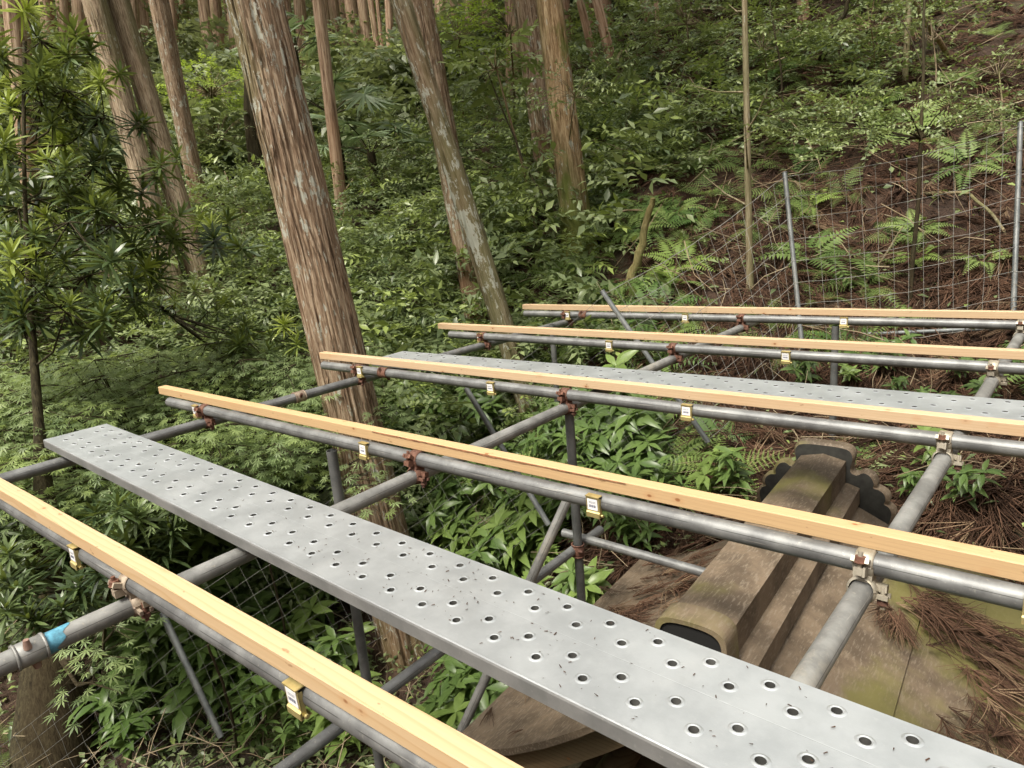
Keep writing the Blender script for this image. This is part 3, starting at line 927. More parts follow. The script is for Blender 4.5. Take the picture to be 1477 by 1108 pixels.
shr = empty('shrine_roof', (RN[0], RN[1], -2.9), 'small old shrine with curved brown roof, mossy ridge and needle litter', 'shrine')
BASE = np.array((RN[0], RN[1], -2.9))
def rel(pts):
    return [np.asarray(p)-BASE for p in pts]
V0, V1, HW = -.06, RLEN-.02, .94
def drop(w):
    q = abs(w)/(HW if w > 0 else 1.6)
    return -.12 - .62*(1-(1-min(q, 1))**1.55)
def vfar(w):                                    # the far gable edge, sweeping out towards the right eave
    return V1 + (.0 if w > 0 else .30*(abs(w)/1.6)**1.4)
def verge(w):
    q = abs(w)/HW
    return V0 - .05*q**2                        # the eave corners sweep a little past the gable
for sgn, nm, mat, lab in ((1, 'roof_slope', M_ROOF, 'brown slope strewn with dry twigs'), (-1, 'roof_slope', M_ROOFM, 'mossy green slope with panel seams')):
    mb = MB(); nb = 6
    ws = np.linspace(.09, HW if sgn > 0 else 1.6, nb+1 if sgn > 0 else 9)
    for i in range(len(ws)-1):
        sub = 4
        for j in range(sub):
            a_ = ws[i]+(ws[i+1]-ws[i])*j/sub; b2_ = ws[i]+(ws[i+1]-ws[i])*(j+1)/sub
            la = .012*(1-j/sub); lb = .012*(1-(j+1)/sub)
            nv = 6
            for q in range(nv):
                va = [verge(a_)+(vfar(sgn*a_)-verge(a_))*q/nv, verge(a_)+(vfar(sgn*a_)-verge(a_))*(q+1)/nv]
                vb = [verge(b2_)+(vfar(sgn*b2_)-verge(b2_))*q/nv, verge(b2_)+(vfar(sgn*b2_)-verge(b2_))*(q+1)/nv]
                P = [rp(va[0], sgn*a_, drop(sgn*a_)-la), rp(va[1], sgn*a_, drop(sgn*a_)-la), rp(vb[1], sgn*b2_, drop(sgn*b2_)-lb), rp(vb[0], sgn*b2_, drop(sgn*b2_)-lb)]
                mb.add(rel(P), [(0, 1, 2, 3) if sgn < 0 else (3, 2, 1, 0)], False)
        # the little step between two sheets, and its edges
        P = [rp(verge(ws[i+1]), sgn*ws[i+1], drop(sgn*ws[i+1])), rp(vfar(sgn*ws[i+1]), sgn*ws[i+1], drop(sgn*ws[i+1])), rp(vfar(sgn*ws[i+1]), sgn*ws[i+1], drop(sgn*ws[i+1])-.014), rp(verge(ws[i+1]), sgn*ws[i+1], drop(sgn*ws[i+1])-.014)]
        mb.add(rel(P), [(0, 1, 2, 3) if sgn < 0 else (3, 2, 1, 0)])
    # underside and rim
    for i in range(len(ws)-1):
        a_, b2_ = ws[i], ws[i+1]
        for fl in (0, 1):
            va, vb = (verge(a_), verge(b2_)) if fl == 0 else (vfar(sgn*a_), vfar(sgn*b2_))
            mb.add(rel([rp(va, sgn*a_, drop(sgn*a_)-.0), rp(vb, sgn*b2_, drop(sgn*b2_)), rp(vb, sgn*b2_, drop(sgn*b2_)-.03), rp(va, sgn*a_, drop(sgn*a_)-.03)]), [(0, 1, 2, 3)])
        mb.add(rel([rp(verge(a_), sgn*a_, drop(sgn*a_)-.03), rp(vfar(sgn*a_), sgn*a_, drop(sgn*a_)-.03), rp(vfar(sgn*b2_), sgn*b2_, drop(sgn*b2_)-.03), rp(verge(b2_), sgn*b2_, drop(sgn*b2_)-.03)]), [(0, 1, 2, 3)])
    w_ = ws[-1]
    mb.add(rel([rp(verge(w_), sgn*w_, drop(sgn*w_)), rp(vfar(sgn*w_), sgn*w_, drop(sgn*w_)), rp(vfar(sgn*w_), sgn*w_, drop(sgn*w_)-.03), rp(verge(w_), sgn*w_, drop(sgn*w_)-.03)]), [(0, 1, 2, 3)])
    o = link(nm, mb.mesh(nm, mat), shr); o['label'] = lab
# bargeboard under the near gable edge, a thick curved board set back a little
mb = MB()
wsb = np.linspace(-1.45, HW-.06, 30)
for i in range(len(wsb)-1):
    a_, b2_ = wsb[i], wsb[i+1]
    def q(w, vv, dz): return rp(verge(w)+vv, w, drop(w)+dz) if abs(w) > .09 else rp(verge(w)+vv, w, drop(.09)+dz)
    for (v1, z1, v2, z2) in ((.07, -.035, .07, -.165), (.07, -.165, .12, -.165), (.12, -.165, .12, -.035)):
        mb.add(rel([q(a_, v1, z1), q(b2_, v1, z1), q(b2_, v2, z2), q(a_, v2, z2)]), [(0, 1, 2, 3)])
mb.add(rel([q(wsb[-1], .07, -.035), q(wsb[-1], .12, -.035), q(wsb[-1], .12, -.165), q(wsb[-1], .07, -.165)]), [(0, 1, 2, 3)])
link('bargeboard', mb.mesh('bargeboard', M_BARGE), shr)
# walls and beams below
mb = MB()
for (w0, w1, v0, v1, z0, z1) in ((-1.0, .62, .22, 1.35, -2.0, -1.0),):
    P = [rp(v0, w0, z0), rp(v0, w1, z0), rp(v1, w1, z0), rp(v1, w0, z0), rp(v0, w0, z1), rp(v0, w1, z1), rp(v1, w1, z1), rp(v1, w0, z1)]
    mb.add(rel(P), [(0, 1, 5, 4), (1, 2, 6, 5), (2, 3, 7, 6), (3, 0, 4, 7), (4, 5, 6, 7)])
link('wall', mb.mesh('wall', M_BARGE), shr)
mb = MB()
P = [rp(.16, -1.3, -.83), rp(.16, .55, -.90), rp(-.75, .55, -1.05), rp(-.75, -1.3, -1.0)]
P2 = [p_ - np.array((0, 0, .015)) for p_ in P]
mb.add(rel(P+P2), [(3, 2, 1, 0), (4, 5, 6, 7), (0, 1, 5, 4), (1, 2, 6, 5), (2, 3, 7, 6), (3, 0, 4, 7)])
for kk in range(5):
    w_ = .5-.33*kk
    mb.tube(rel([rp(.16, w_, -.88), rp(-.75, w_, -1.035)]), .008, 6)
link('lower_canopy', mb.mesh('lower_canopy', M_TEAL), shr)
mb = MB(); mb.tube(rel([rp(.4, .42, -.86), rp(-.05, .42, -.86)]), .055, 16); link('beam', mb.mesh('beam', M_BARGE), shr)
# ridge: box with a creased top, and a stepped flange on both sides
_hp = [(.158, -.20), (.156, -.128), (.108, -.112), (.096, -.112), (.096, -.008)]
prof = _hp + [(0, .014)] + [(-x_, z_) for x_, z_ in _hp[::-1]]
mb = MB()
nv = 12
for i in range(len(prof)-1):
    for kk in range(nv):
        v0 = .058 + (RLEN-.078)*kk/nv; v1 = .058 + (RLEN-.078)*(kk+1)/nv
        mb.add(rel([rp(v0, *prof[i]), rp(v1, *prof[i]), rp(v1, *prof[i+1]), rp(v0, *prof[i+1])]), [(0, 1, 2, 3)])
mb.add(rel([rp(.058, *q_) for q_ in prof]), [tuple(range(len(prof)))])
link('ridge_box', mb.mesh('ridge_box', M_RIDGE), shr)

def extr(outline, v0, v1, mats, name, bevel=.012):
    mb = MB(); k = len(outline)
    cxw = sum(p_[0] for p_ in outline)/k; czw = sum(p_[1] for p_ in outline)/k
    ins = [((x-cxw)*(1-bevel/.2)+cxw, (z-czw)*(1-bevel/.2)+czw) for x, z in outline]
    r0 = [rp(v0, *p_) for p_ in ins]; r1 = [rp(v0+bevel, *p_) for p_ in outline]; r2 = [rp(v1-bevel, *p_) for p_ in outline]; r3 = [rp(v1, *p_) for p_ in ins]
    R4 = rel(r0+r1+r2+r3)
    F, mi = [], []
    for s_ in range(3):
        for i in range(k):
            F.append((s_*k+i, s_*k+(i+1) % k, (s_+1)*k+(i+1) % k, (s_+1)*k+i))
    mb.add(R4, F, False, 0)
    mb.add(R4[:k], [tuple(range(k))], False, 1); mb.add(R4[3*k:], [tuple(range(k))], False, 0)
    return link(name, mb.mesh(name, mats), shr)

def spl(pts, sub=4):
    pts = np.array(pts, float); out = []
    for i in range(len(pts)-1):
        p0, p1, p2, p3 = pts[max(i-1, 0)], pts[i], pts[i+1], pts[min(i+2, len(pts)-1)]
        for j in range(sub):
            t = j/sub
            out.append(.5*((2*p1)+(-p0+p2)*t+(2*p0-5*p1+4*p2-p3)*t*t+(-p0+3*p1-3*p2+p3)*t**3))
    out.append(pts[-1])
    return [tuple(o) for o in out]
half = spl([(0, .062), (.075, .060), (.115, .048), (.130, .015), (.122, -.03), (.124, -.058), (.150, -.068), (.178, -.052), (.207, -.064), (.224, -.098), (.222, -.12), (.248, -.126), (.27, -.145), (.276, -.172), (.27, -.192), (.292, -.206), (.303, -.24), (.29, -.30)], 3)
out = half + [(-x, z) for x, z in half[::-1][:-1]]
extr(out, RLEN-.035, RLEN+.035, [M_TILE, M_TILEIN], 'ridge_ornament')['label'] = 'scalloped mossy ridge-end tile at the far gable'
h2 = spl([(0, .034), (.055, .031), (.088, .020), (.104, -.002), (.108, -.04), (.112, -.11)], 3)
out2 = h2 + [(x*.80, z-.022) for x, z in h2[::-1]]
arch = h2[::-1] + [(-x, z) for x, z in h2[1:]]
inner = [(x*.87, z-.014) for x, z in arch]
mb = MB(); k = len(arch)
A0 = rel([rp(-.03, *p_) for p_ in arch]); A1 = rel([rp(.06, *p_) for p_ in arch]); I0 = rel([rp(-.03, *p_) for p_ in inner]); I1 = rel([rp(.06, *p_) for p_ in inner])
for i in range(k-1):
    mb.add([A0[i], A0[i+1], A1[i+1], A1[i]], [(0, 1, 2, 3)], True)
    mb.add([A0[i], I0[i], I0[i+1], A0[i+1]], [(0, 1, 2, 3)])
    mb.add([I0[i], I1[i], I1[i+1], I0[i+1]], [(0, 1, 2, 3)], False, 1)
    mb.add([A1[i], A1[i+1], I1[i+1], I1[i]], [(0, 1, 2, 3)])
mb.add(rel([rp(-.022, *p_) for p_ in inner]), [tuple(range(k))], False, 1)  # black sheet nearly flush with the opening, standing in for shade
link('ridge_end_cap', mb.mesh('ridge_end_cap', [M_TILE, M_DARKIN]), shr)['label'] = 'rounded mossy cap with painted hollow shade at the near end'

# ------------------------------------------------------------------ wire fence
def lean_post(px0, py0, t0, px1, py1, t1, extend):
    a = dep(px0, py0, t0); b_ = dep(px1, py1, t1)
    return a, b_ + (b_-a)*extend
FP = [lean_post(1472, 178, 4.75, 1462, 440, 4.5, .1), lean_post(1132, 250, 5.0, 1155, 480, 4.85, .1),
      lean_post(869, 421, 4.55, 940, 522, 4.45, 1.1), lean_post(673, 561, 4.25, 728, 652, 4.15, 1.1), lean_post(235, 885, 3.9, 268, 955, 3.85, 1.5)]
e2 = FP[4][0] + (FP[4][0]-FP[3][0])*.95
FP.append((e2, e2 + (FP[4][1]-FP[4][0])))
e0 = FP[0][0] + np.array((1.6, .35, -.02))
FP.insert(0, (e0, e0 + (FP[1][1]-FP[1][0])))
fen = empty('wire_fence', FP[2][1], 'welded wire mesh fence on thin steel posts climbing the slope behind the scaffold', 'fence')
fb = np.array(FP[2][1])
for a, b_ in FP:
    mb = MB(); mb.tube([a-fb, b_-fb], .0165, 14); mb.tube([a-fb+unit(a-b_)*.0, a-fb+unit(a-b_)*.006], .0185, 14)
    link('post', mb.mesh('fence_post', M_FPOST), fen)
for i in range(len(FP)-1):
    mb = MB(); (a0, a1), (b0, b1) = FP[i], FP[i+1]
    off = np.array((.0, -.02, 0))
    nh = 9; span = np.linalg.norm(b0-a0); nv = int(span/.1)
    rr = random.Random(i)
    for kk in range(nh):
        s = kk/(nh-1)*.97 + .02
        pts = []
        for j in range(nv+1):
            t = j/nv
            p_ = (a0+(a1-a0)*s)*(1-t) + (b0+(b1-b0)*s)*t + off
            p_[2] -= .05*math.sin(math.pi*t)*(1-.5*s); p_ += np.array((rr.uniform(-.004, .004), rr.uniform(-.004, .004), rr.uniform(-.004, .004)))
            pts.append(p_-fb)
        mb.tube(pts, (.0016 if kk else .0021)*(.55 if i >= 3 else 1), 5, cap=False)
        if kk == 0: grid = []
        grid.append(pts)
    for j in range(nv+1):
        mb.tube([grid[kk][j] for kk in range(nh)], .0011*(.6 if i >= 3 else 1), 4, cap=False)
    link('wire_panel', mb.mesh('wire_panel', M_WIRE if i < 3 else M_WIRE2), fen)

# ------------------------------------------------------------------ leaf and plant templates (x = outwards, z = up)
def lance(L, W, droop=.12, fold=.12, fine=True, wide=.42):
    if fine:
        V = [(0, 0, 0)]
        for t, w in ((.18, .55), (wide, 1.0), (.74, .62)):
            z = -droop*L*t*t
            V += [(t*L, -w*W/2, z+fold*W*w), (t*L, 0, z), (t*L, w*W/2, z+fold*W*w)]
        V.append((L, 0, -droop*L*1.15))
        T = [(0, 1, 2), (0, 2, 3)]
        for a in (1, 4):
            T += [(a, a+3, a+4), (a, a+4, a+1), (a+1, a+4, a+5), (a+1, a+5, a+2)]
        T += [(7, 10, 8), (8, 10, 9)]
    else:
        V = [(0, 0, 0), (wide*L, -W/2, fold*W-droop*L*.15), (wide*L, 0, -droop*L*.2), (wide*L, W/2, fold*W-droop*L*.15), (L, 0, -droop*L)]
        T = [(0, 1, 2), (0, 2, 3), (1, 4, 2), (2, 4, 3)]
    return np.array(V, float), np.array(T)

def strap(L, W, droop=.2):
    V = []
    for t, w in ((0, .5), (.35, 1), (.75, .9)):
        z = -droop*L*t*t
        V += [(t*L, -w*W/2, z), (t*L, w*W/2, z)]
    V.append((L, 0, -droop*L*1.1))
    return np.array(V, float), np.array([(0, 2, 3), (0, 3, 1), (2, 4, 5), (2, 5, 3), (4, 6, 5)])

def maple_leaf(L):
    V, T = [(0, 0, 0)], []
    for ang, ln in ((-118, .42), (-78, .70), (-38, .92), (0, 1.0), (38, .92), (78, .70), (118, .42)):
        a = R_(ang); w = .092*ln
        d = np.array((math.cos(a), math.sin(a))); n_ = np.array((-d[1], d[0]))
        o = len(V)
        m = d*ln*.48*L
        V += [(*(m-n_*w*L), -.03*L), (*(m+n_*w*L), -.03*L), (*(d*ln*L), -.16*L*ln)]
        T += [(0, o, o+1), (o, o+2, o+1)]
    V = np.array(V, float); V[:, 0] += .25*L
    o = len(V)
    V = np.concatenate([V, [(0, -.012*L, 0), (0, .012*L, 0)]]); T.append((o, 0, o+1))
    return V, np.array(T)

def compose(items):
    """items: (tpl, mats, locs, rnd) -> one template"""
    A = Acc()
    for tpl, m, l_, r in items:
        A.inst(tpl, m, l_, r)
    V, T, r, y = A.arrays()
    return V.astype(float), T, r.astype(float)-.5

def curve_frame(pts):
    pts = np.array(pts, float)
    d = np.gradient(pts, axis=0); d /= np.linalg.norm(d, axis=1)[:, None]
    return pts, d

def strip(pts, w0, w1, up=(0, 0, 1)):
    """a thin three-sided stem along pts"""
    pts, d = curve_frame(pts)
    V, T = [], []
    for i, (p, q) in enumerate(zip(pts, d)):
        a = np.cross(q, (0.31, .2, .93)); a /= np.linalg.norm(a); b_ = np.cross(q, a)
        w = w0 + (w1-w0)*i/(len(pts)-1)
        for k in range(3):
            t = 2.0944*k
            V.append(p + w*(math.cos(t)*a+math.sin(t)*b_))
    for i in range(len(pts)-1):
        for k in range(3):
            a, b_ = i*3+k, i*3+(k+1) % 3
            T += [(a, b_, b_+3), (a, b_+3, a+3)]
    return np.array(V), np.array(T)

def frond(L, npin, fine, rng, droop=.55, width=.24):
    """one fern frond starting at the origin, rising then arching along +x"""
    t = np.linspace(0, 1, 14)
    x = L*(t*.93); z = L*(.62*t - droop*1.05*t*t)
    y = L*.04*rng.normal()*t*t
    pts = np.stack([x, y*np.ones_like(x), z], 1)
    items = []
    V, T = strip(pts, .0028*L/.5, .0008)
    A = Acc(); A.add(V, T, .15)
    tt = np.linspace(.16, .985, npin)
    P = np.stack([np.interp(tt, t, pts[:, i]) for i in range(3)], 1)
    slope = np.arctan2(np.gradient(pts[:, 2]), np.gradient(pts[:, 0]))
    sl = np.interp(tt, t, slope)
    ln = width*L*np.clip((tt-.05)/.22, .45, 1)*np.clip((1.03-tt)/.72, .04, 1)**.85
    for side in (-1, 1):
        for p, s_, l_ in zip(P, sl, ln):
            a = R_(72)*side + rng.normal(0, .05)
            tip = rng.uniform(.05, .22)
            if fine:
                n = 7
                V, T = [], []
                u = np.array((math.cos(a), math.sin(a), 0)); v_ = np.array((-u[1], u[0], 0))
                for k in range(n):
                    f0 = k/n; wv = l_*.17*(1-f0*.82)
                    c = u*l_*(f0+.08); c[2] -= tip*l_*f0*f0
                    for sd in (-1, 1):
                        o = len(V)
                        tipp = c + v_*sd*wv + u*l_*.09; tipp[2] -= .12*wv
                        V += [c-u*l_*.058, c+u*l_*.058, tipp]; T.append((o, o+1, o+2) if sd > 0 else (o+1, o, o+2))
                o = len(V); c = u*l_*.94; c[2] -= tip*l_*.8; e_ = u*l_*1.1; e_[2] -= tip*l_
                V += [c-v_*l_*.03, c+v_*l_*.03, e_]; T.append((o, o+2, o+1))
                V = np.array(V); T = np.array(T)
            else:
                u = np.array((math.cos(a), math.sin(a), 0)); v_ = np.array((-u[1], u[0], 0)); w = .11*l_+.003
                V = np.array([(0, 0, 0), u*l_*.3+v_*w, u*l_*.3-v_*w, u*l_+np.array((0, 0, -tip*l_))]); T = np.array([(0, 2, 1), (1, 2, 3)])
            m = rotmats(0.0, s_, 0.0)[None] if False else rotmats(np.array([0.0]), np.array([s_]), np.array([0.0]))
            A.inst((V, T), m, p[None], np.array([rng.uniform(.35, .65)]))
    V, T, r, y = A.arrays()
    return V.astype(float), T, r.astype(float)-.5

def fern(L, nf, npin, fine, seed, droop=.55, width=.24):
    rng = np.random.default_rng(seed); items = []
    for i in range(nf):
        f = frond(L*rng.uniform(.7, 1.1), npin, fine, rng, droop*rng.uniform(.8, 1.2), width)
        m = rotmats(np.array([2*math.pi*i/nf + rng.normal(0, .25)]), np.array([rng.uniform(-.1, .25)]), np.array([rng.normal(0, .12)]))
        items.append((f, m, np.array([(0, 0, .01)]), np.array([rng.uniform(.12, .88)])))
    return compose(items)

def rosette(n, L, W, seed, lift0=-.5, lift1=1.25):
    rng = np.random.default_rng(seed)
    el = lift0 + (lift1-lift0)*(np.arange(n)+.5)/n
    yaw = np.arange(n)*2.39996 + rng.normal(0, .15, n)
    items = []
    for k in range(n):
        l_ = L*rng.uniform(.75, 1.1)*(1-.25*max(0, el[k]))
        items.append((strap(l_, W, .18+.1*rng.random()), rotmats(np.array([yaw[k]]), np.array([el[k]]), np.array([rng.normal(0, .3)])), np.array([(0, 0, .06*k/n-.03)]), np.array([rng.uniform(.3, .7)])))
    return compose(items)

def spray(L, nl, lw, ll, fine, seed, jitter=.2):
    """a flat leafy twig: leaves in two rows along +x"""
    rng = np.random.default_rng(seed)
    t = np.linspace(0, 1, 5)
    pts = np.stack([t*L, .06*L*np.sin(t*2+rng.random()*3), -.10*L*t*t], 1)
    A = Acc(); V, T = strip(pts, .0035*L/.35, .001); A.add(V, T, .1)
    tt = np.linspace(.12, 1, nl)
    for k, q in enumerate(tt):
        p = np.array([np.interp(q, t, pts[:, i]) for i in range(3)])
        sd = 1 if k % 2 else -1
        ang = sd*R_(rng.uniform(35, 65)) if k < nl-1 else 0
        s_ = rng.uniform(.75, 1.1)
        A.inst(lance(ll*s_, lw*s_, .2, .12, fine), rotmats(np.array([ang]), np.array([rng.normal(.05, jitter)]), np.array([rng.normal(0, jitter)])), p[None], np.array([rng.uniform(.3, .7)]))
    V, T, r, y = A.arrays()
    return V.astype(float), T, r.astype(float)-.5

def whorl_plant(h, nst, nl, ll, lw, seed):
    rng = np.random.default_rng(seed); A = Acc()
    for s_ in range(nst):
        hh = h*rng.uniform(.55, 1.1); lean = rng.uniform(.05, .45); az = rng.uniform(0, 6.28)
        t = np.linspace(0, 1, 5)
        pts = np.stack([lean*hh*t**1.5*math.cos(az), lean*hh*t**1.5*math.sin(az), hh*t], 1)
        V, T = strip(pts, .004, .002); A.add(V, T, .2)
        tiers = 3
        for q in range(tiers):
            tq = .55 + .45*q/(tiers-1)
            p = np.array([np.interp(tq, t, pts[:, i]) for i in range(3)])
            n = nl if q == tiers-1 else max(2, nl//2)
            for k in range(n):
                sc = rng.uniform(.7, 1.15)
                A.inst(lance(ll*sc, lw*sc, rng.uniform(.15, .5), .14, True, .45), rotmats(np.array([k*6.283/n + q*.9 + rng.normal(0, .25)]), np.array([rng.uniform(-.1, .55)]), np.array([rng.normal(0, .25)])), p[None], np.array([rng.uniform(.25, .75)]))
    V, T, r, y = A.arrays()
    return V.astype(float), T, r.astype(float)-.5

def fan(nb, L, seed):
    rng = np.random.default_rng(seed); items = []
    for k in range(nb):
        a = -2.35 + 4.7*k/(nb-1)
        items.append((strap(L*rng.uniform(.85, 1.05)*(1-.12*abs(a)/2.4), .028*L/.4, .10+.25*abs(a)/2.4), rotmats(np.array([a]), np.array([rng.normal(.05, .08)]), np.array([rng.choice((-.5, .5))])), np.array([(0, 0, 0)]), np.array([rng.uniform(.3, .7)])))
    return compose(items)

def twig_bunch(L, n, seed):
    """a shed cedar spray: thin strands fanning out of one stem"""
    rng = np.random.default_rng(seed); A = Acc()
    for k in range(n):
        t = np.linspace(0, 1, 5); l_ = L*rng.uniform(.45, 1.0); a = rng.normal(0, .30); c = rng.normal(0, .35)
        st = rng.uniform(0, .35)*L
        x = st + l_*t*math.cos(a); y = l_*(t*math.sin(a) + c*t*t*.5); z = .012 + .03*rng.random()*np.sin(t*3.0) + .006*rng.random()
        V, T = strip(np.stack([x, y, z*np.ones_like(x)], 1), 0.0032*rng.uniform(.6, 1.3), .0014); A.add(V, T, rng.uniform(.2, .8))
    V, T, r, y = A.arrays()
    return V.astype(float), T, r.astype(float)-.5

def tmesh(tpl, name, mat, rnd=.5, young=0.0, smooth_=False):
    A = Acc(); r = np.clip(rnd + (tpl[2] if len(tpl) > 2 else 0), 0, 1)
    A.add(tpl[0], tpl[1], r, young)
    return A.mesh(name, mat, smooth_)

# ------------------------------------------------------------------ trees: tapered trunk with fissured bark
def cedar_crown_mesh():
    rng = np.random.default_rng(5); A = Acc()
    sp = spray(1.1, 12, .22, .42, False, 3, .35)
    n = 90
    h = rng.uniform(0, 1, n)**.8
    rad = (1-h)*2.1*rng.uniform(.35, 1, n)+.15
    az = rng.uniform(0, 6.28, n)
    loc = np.stack([rad*np.cos(az), rad*np.sin(az), h*8.5 + rng.normal(0, .2, n)], 1)
    A.inst(sp, rotmats(az + rng.normal(0, .5, n), rng.normal(-.25, .3, n), rng.normal(0, .5, n), rng.uniform(.7, 1.3, n)), loc, rng.uniform(0, 1, n))
    return A.mesh('cedar_crown', L_CEDAR)
CROWN = cedar_crown_mesh()

def trunk_mesh(r0, rv, Hv, H, sides, rel_, seed, mat, step=.06, flare=.35, stubs=()):
    """radius r0 at the ground, rv at height Hv, tapering on to H"""
    rng = np.random.default_rng(seed)
    zs = [-.6]
    while zs[-1] < H:
        zs.append(zs[-1] + (step if zs[-1] < Hv*1.15 else .6))
    zs = np.array(zs)
    th = np.linspace(0, 2*math.pi, sides, endpoint=False)
    r = np.where(zs < Hv, r0+(rv-r0)*np.clip(zs, 0, None)/Hv, np.clip(rv*(1-(zs-Hv)/(H-Hv)*.8), .015, None))
    r = r*(1+flare*np.exp(-np.clip(zs, 0, None)/(r0*2.2)))
    Z, TH = np.meshgrid(zs, th, indexing='ij')
    f = np.zeros_like(Z)
    for k in range(3, max(26, sides//5)):
        am = 1.0/(k**.32); ph = rng.uniform(0, 6.28); w1 = rng.normal(0, 1.6); w2 = rng.uniform(.8, 4.5)
        f += am*np.sin(k*TH + ph + w1*Z + .9*np.sin(w2*Z+rng.uniform(0, 6.28)))
    f /= f.std()
    f = np.minimum(f, .9) - .35*np.clip(-f-.6, 0, 1.5)
    big = .5*np.sin(2*TH+rng.uniform(0, 6)+.3*Z)+.4*np.sin(3*TH+rng.uniform(0, 6)-.4*Z)
    lob = np.exp(-np.clip(Z, 0, None)/(r0*3))*.18*np.sin(5*TH+rng.uniform(0, 6))
    Rr = r[:, None]*(1 + rel_*f + .03*big + lob)
    X = Rr*np.cos(TH); Y = Rr*np.sin(TH)
    sway = .012*np.sin(zs*1.1+rng.uniform(0, 6)) * min(1, r0*6)
    X = X + sway[:, None]
    V = np.stack([X, Y, Z], 2).reshape(-1, 3)
    n, m = len(zs), sides
    i, j = np.meshgrid(np.arange(n-1), np.arange(m), indexing='ij')
    a = (i*m+j).ravel(); b_ = (i*m+(j+1) % m).ravel(); c = a+m; d = b_+m
    A = Acc(); A.add(V, np.concatenate([np.stack([a, b_, d], 1), np.stack([a, d, c], 1)]))
    return A.mesh('trunk', mat, True)

def place_tree(name, base_px, top_px, w0, w1, label, cat, mat, group=None, fwd=1.0, H=17, sides=40, rel_=.03, seed=1, sink=0.0, crown=True, t=None, flare=.3, step=.08):
    P = hit(*base_px) if t is None else dep(base_px[0], base_px[1], t)
    r1_ = ray(*top_px); Q = r1_*(P @ FH)*fwd/(r1_ @ FH)
    d = unit(Q-P); Hv = float(np.linalg.norm(Q-P))
    tb, tq = P @ FW, Q @ FW
    e = empty(name, P, label, cat, group)
    e.rotation_euler = Vector(d).to_track_quat('Z', 'Y').to_euler()
    link('trunk', trunk_mesh(w0*tb/FPX/2, w1*tq/FPX/2, Hv, max(H, Hv*1.3), sides, rel_, seed, mat, step, flare), e)
    if sides >= 50:
        bark_strips(e, w0*tb/FPX/2, w1*tq/FPX/2, Hv, mat, 520 if sides > 200 else 260, seed+5)
    if crown:
        c = link('crown', CROWN, e, (0, 0, max(H-6.5, Hv+1.5)))
        c.rotation_euler = (0, 0, seed*1.3)
    return e, P, d, Hv

def bark_strips(e, r0, rv, Hv, mat, n, seed, zmax=None):
    rng = np.random.default_rng(seed); A = Acc()
    zmax = zmax or Hv
    for i in range(n):
        z0 = rng.uniform(-.1, zmax); L = rng.uniform(.06, .38); th = rng.uniform(0, 6.283); w = rng.uniform(.003, .011)
        k = 5; V = []; lift0, lift1 = rng.uniform(0, .012), rng.uniform(.0, .022)*(rng.random() < .5)
        dth = rng.normal(0, .06)
        for j in range(k):
            f = j/(k-1); z = z0+L*f; r = r0+(rv-r0)*min(1, max(0, z)/Hv)
            rr_ = r*1.012 + lift0*(1-f)**2 + lift1*f**2 + .002; t_ = th+dth*f
            ww = w*(1-.75*abs(2*f-1)**2)
            for sd in (-1, 1):
                V.append((rr_*math.cos(t_)-sd*ww*math.sin(t_), rr_*math.sin(t_)+sd*ww*math.cos(t_), z))
        T = []
        for j in range(k-1):
            a = 2*j; T += [(a, a+1, a+3), (a, a+3, a+2)]
        A.add(V, T)
    o = link('peeling_bark', A.mesh('peeling_bark', mat), e); o['kind'] = 'stuff'

CT = 'cedar trees on the hillside'
big, PB, DB, HB = place_tree('cedar_tree', (608, 1010), (366, 0), 72, 76, 'big leaning cedar with fissured reddish bark passing behind the near battens', 'tree', B_RED, CT, t=5.2, fwd=1.0, sides=240, rel_=.030, seed=3, step=.03)
place_tree('cedar_tree', (770, 610), (577, 0), 30, 29, 'slender leaning cedar with white lichen patches, mossy below', 'tree', B_LICH, CT, sides=56, rel_=.022, seed=5)
place_tree('cedar_tree', (690, 465), (606, 0), 33, 35, 'reddish cedar standing just behind the lichen patched one', 'tree', B_RED, CT, sides=50, rel_=.03, seed=6)
place_tree('cedar_tree', (838, 378), (792, 0), 42, 36, 'mossy cedar with a green foot, right one of the close pair in the middle', 'tree', B_MOSS, CT, sides=60, rel_=.026, seed=7)
place_tree('cedar_tree', (797, 290), (758, 0), 36, 37, 'reddish cedar, left one of the close pair in the middle', 'tree', B_RED, CT, sides=50, rel_=.028, seed=8)
place_tree('cedar_tree', (268, 478), (135, 0), 30, 33, 'grey leaning cedar, left one of the parallel pair above the maple', 'tree', B_GREY, CT, sides=50, rel_=.025, seed=9)
place_tree('cedar_tree', (308, 466), (170, 0), 30, 31, 'greenish leaning cedar, right one of the parallel pair above the maple', 'tree', B_GREY, CT, sides=50, rel_=.025, seed=10)
place_tree('cedar_tree', (289, 305), (229, 0), 22, 27, 'reddish brown cedar behind the parallel pair, right of them', 'tree', B_RED, CT, sides=40, rel_=.03, seed=11)
place_tree('cedar_tree', (50, 345), (22, 0), 22, 32, 'tan cedar at the far left edge, partly covered by strap leaves', 'tree', B_FAR, CT, sides=40, rel_=.03, seed=12)
place_tree('cedar_tree', (498, 342), (459, 0), 17, 17, 'thin pale cedar to the right of the big leaning one', 'tree', B_FAR, CT, sides=30, rel_=.02, seed=13)
place_tree('dead_tree', (375, 288), (362, 165), 24, 20, 'dark broken stump trunk left of the big leaning cedar', 'tree', B_DARK, None, H=2.3, sides=30, rel_=.04, seed=14, crown=False)
FT = 'distant cedar trunks up the slope'
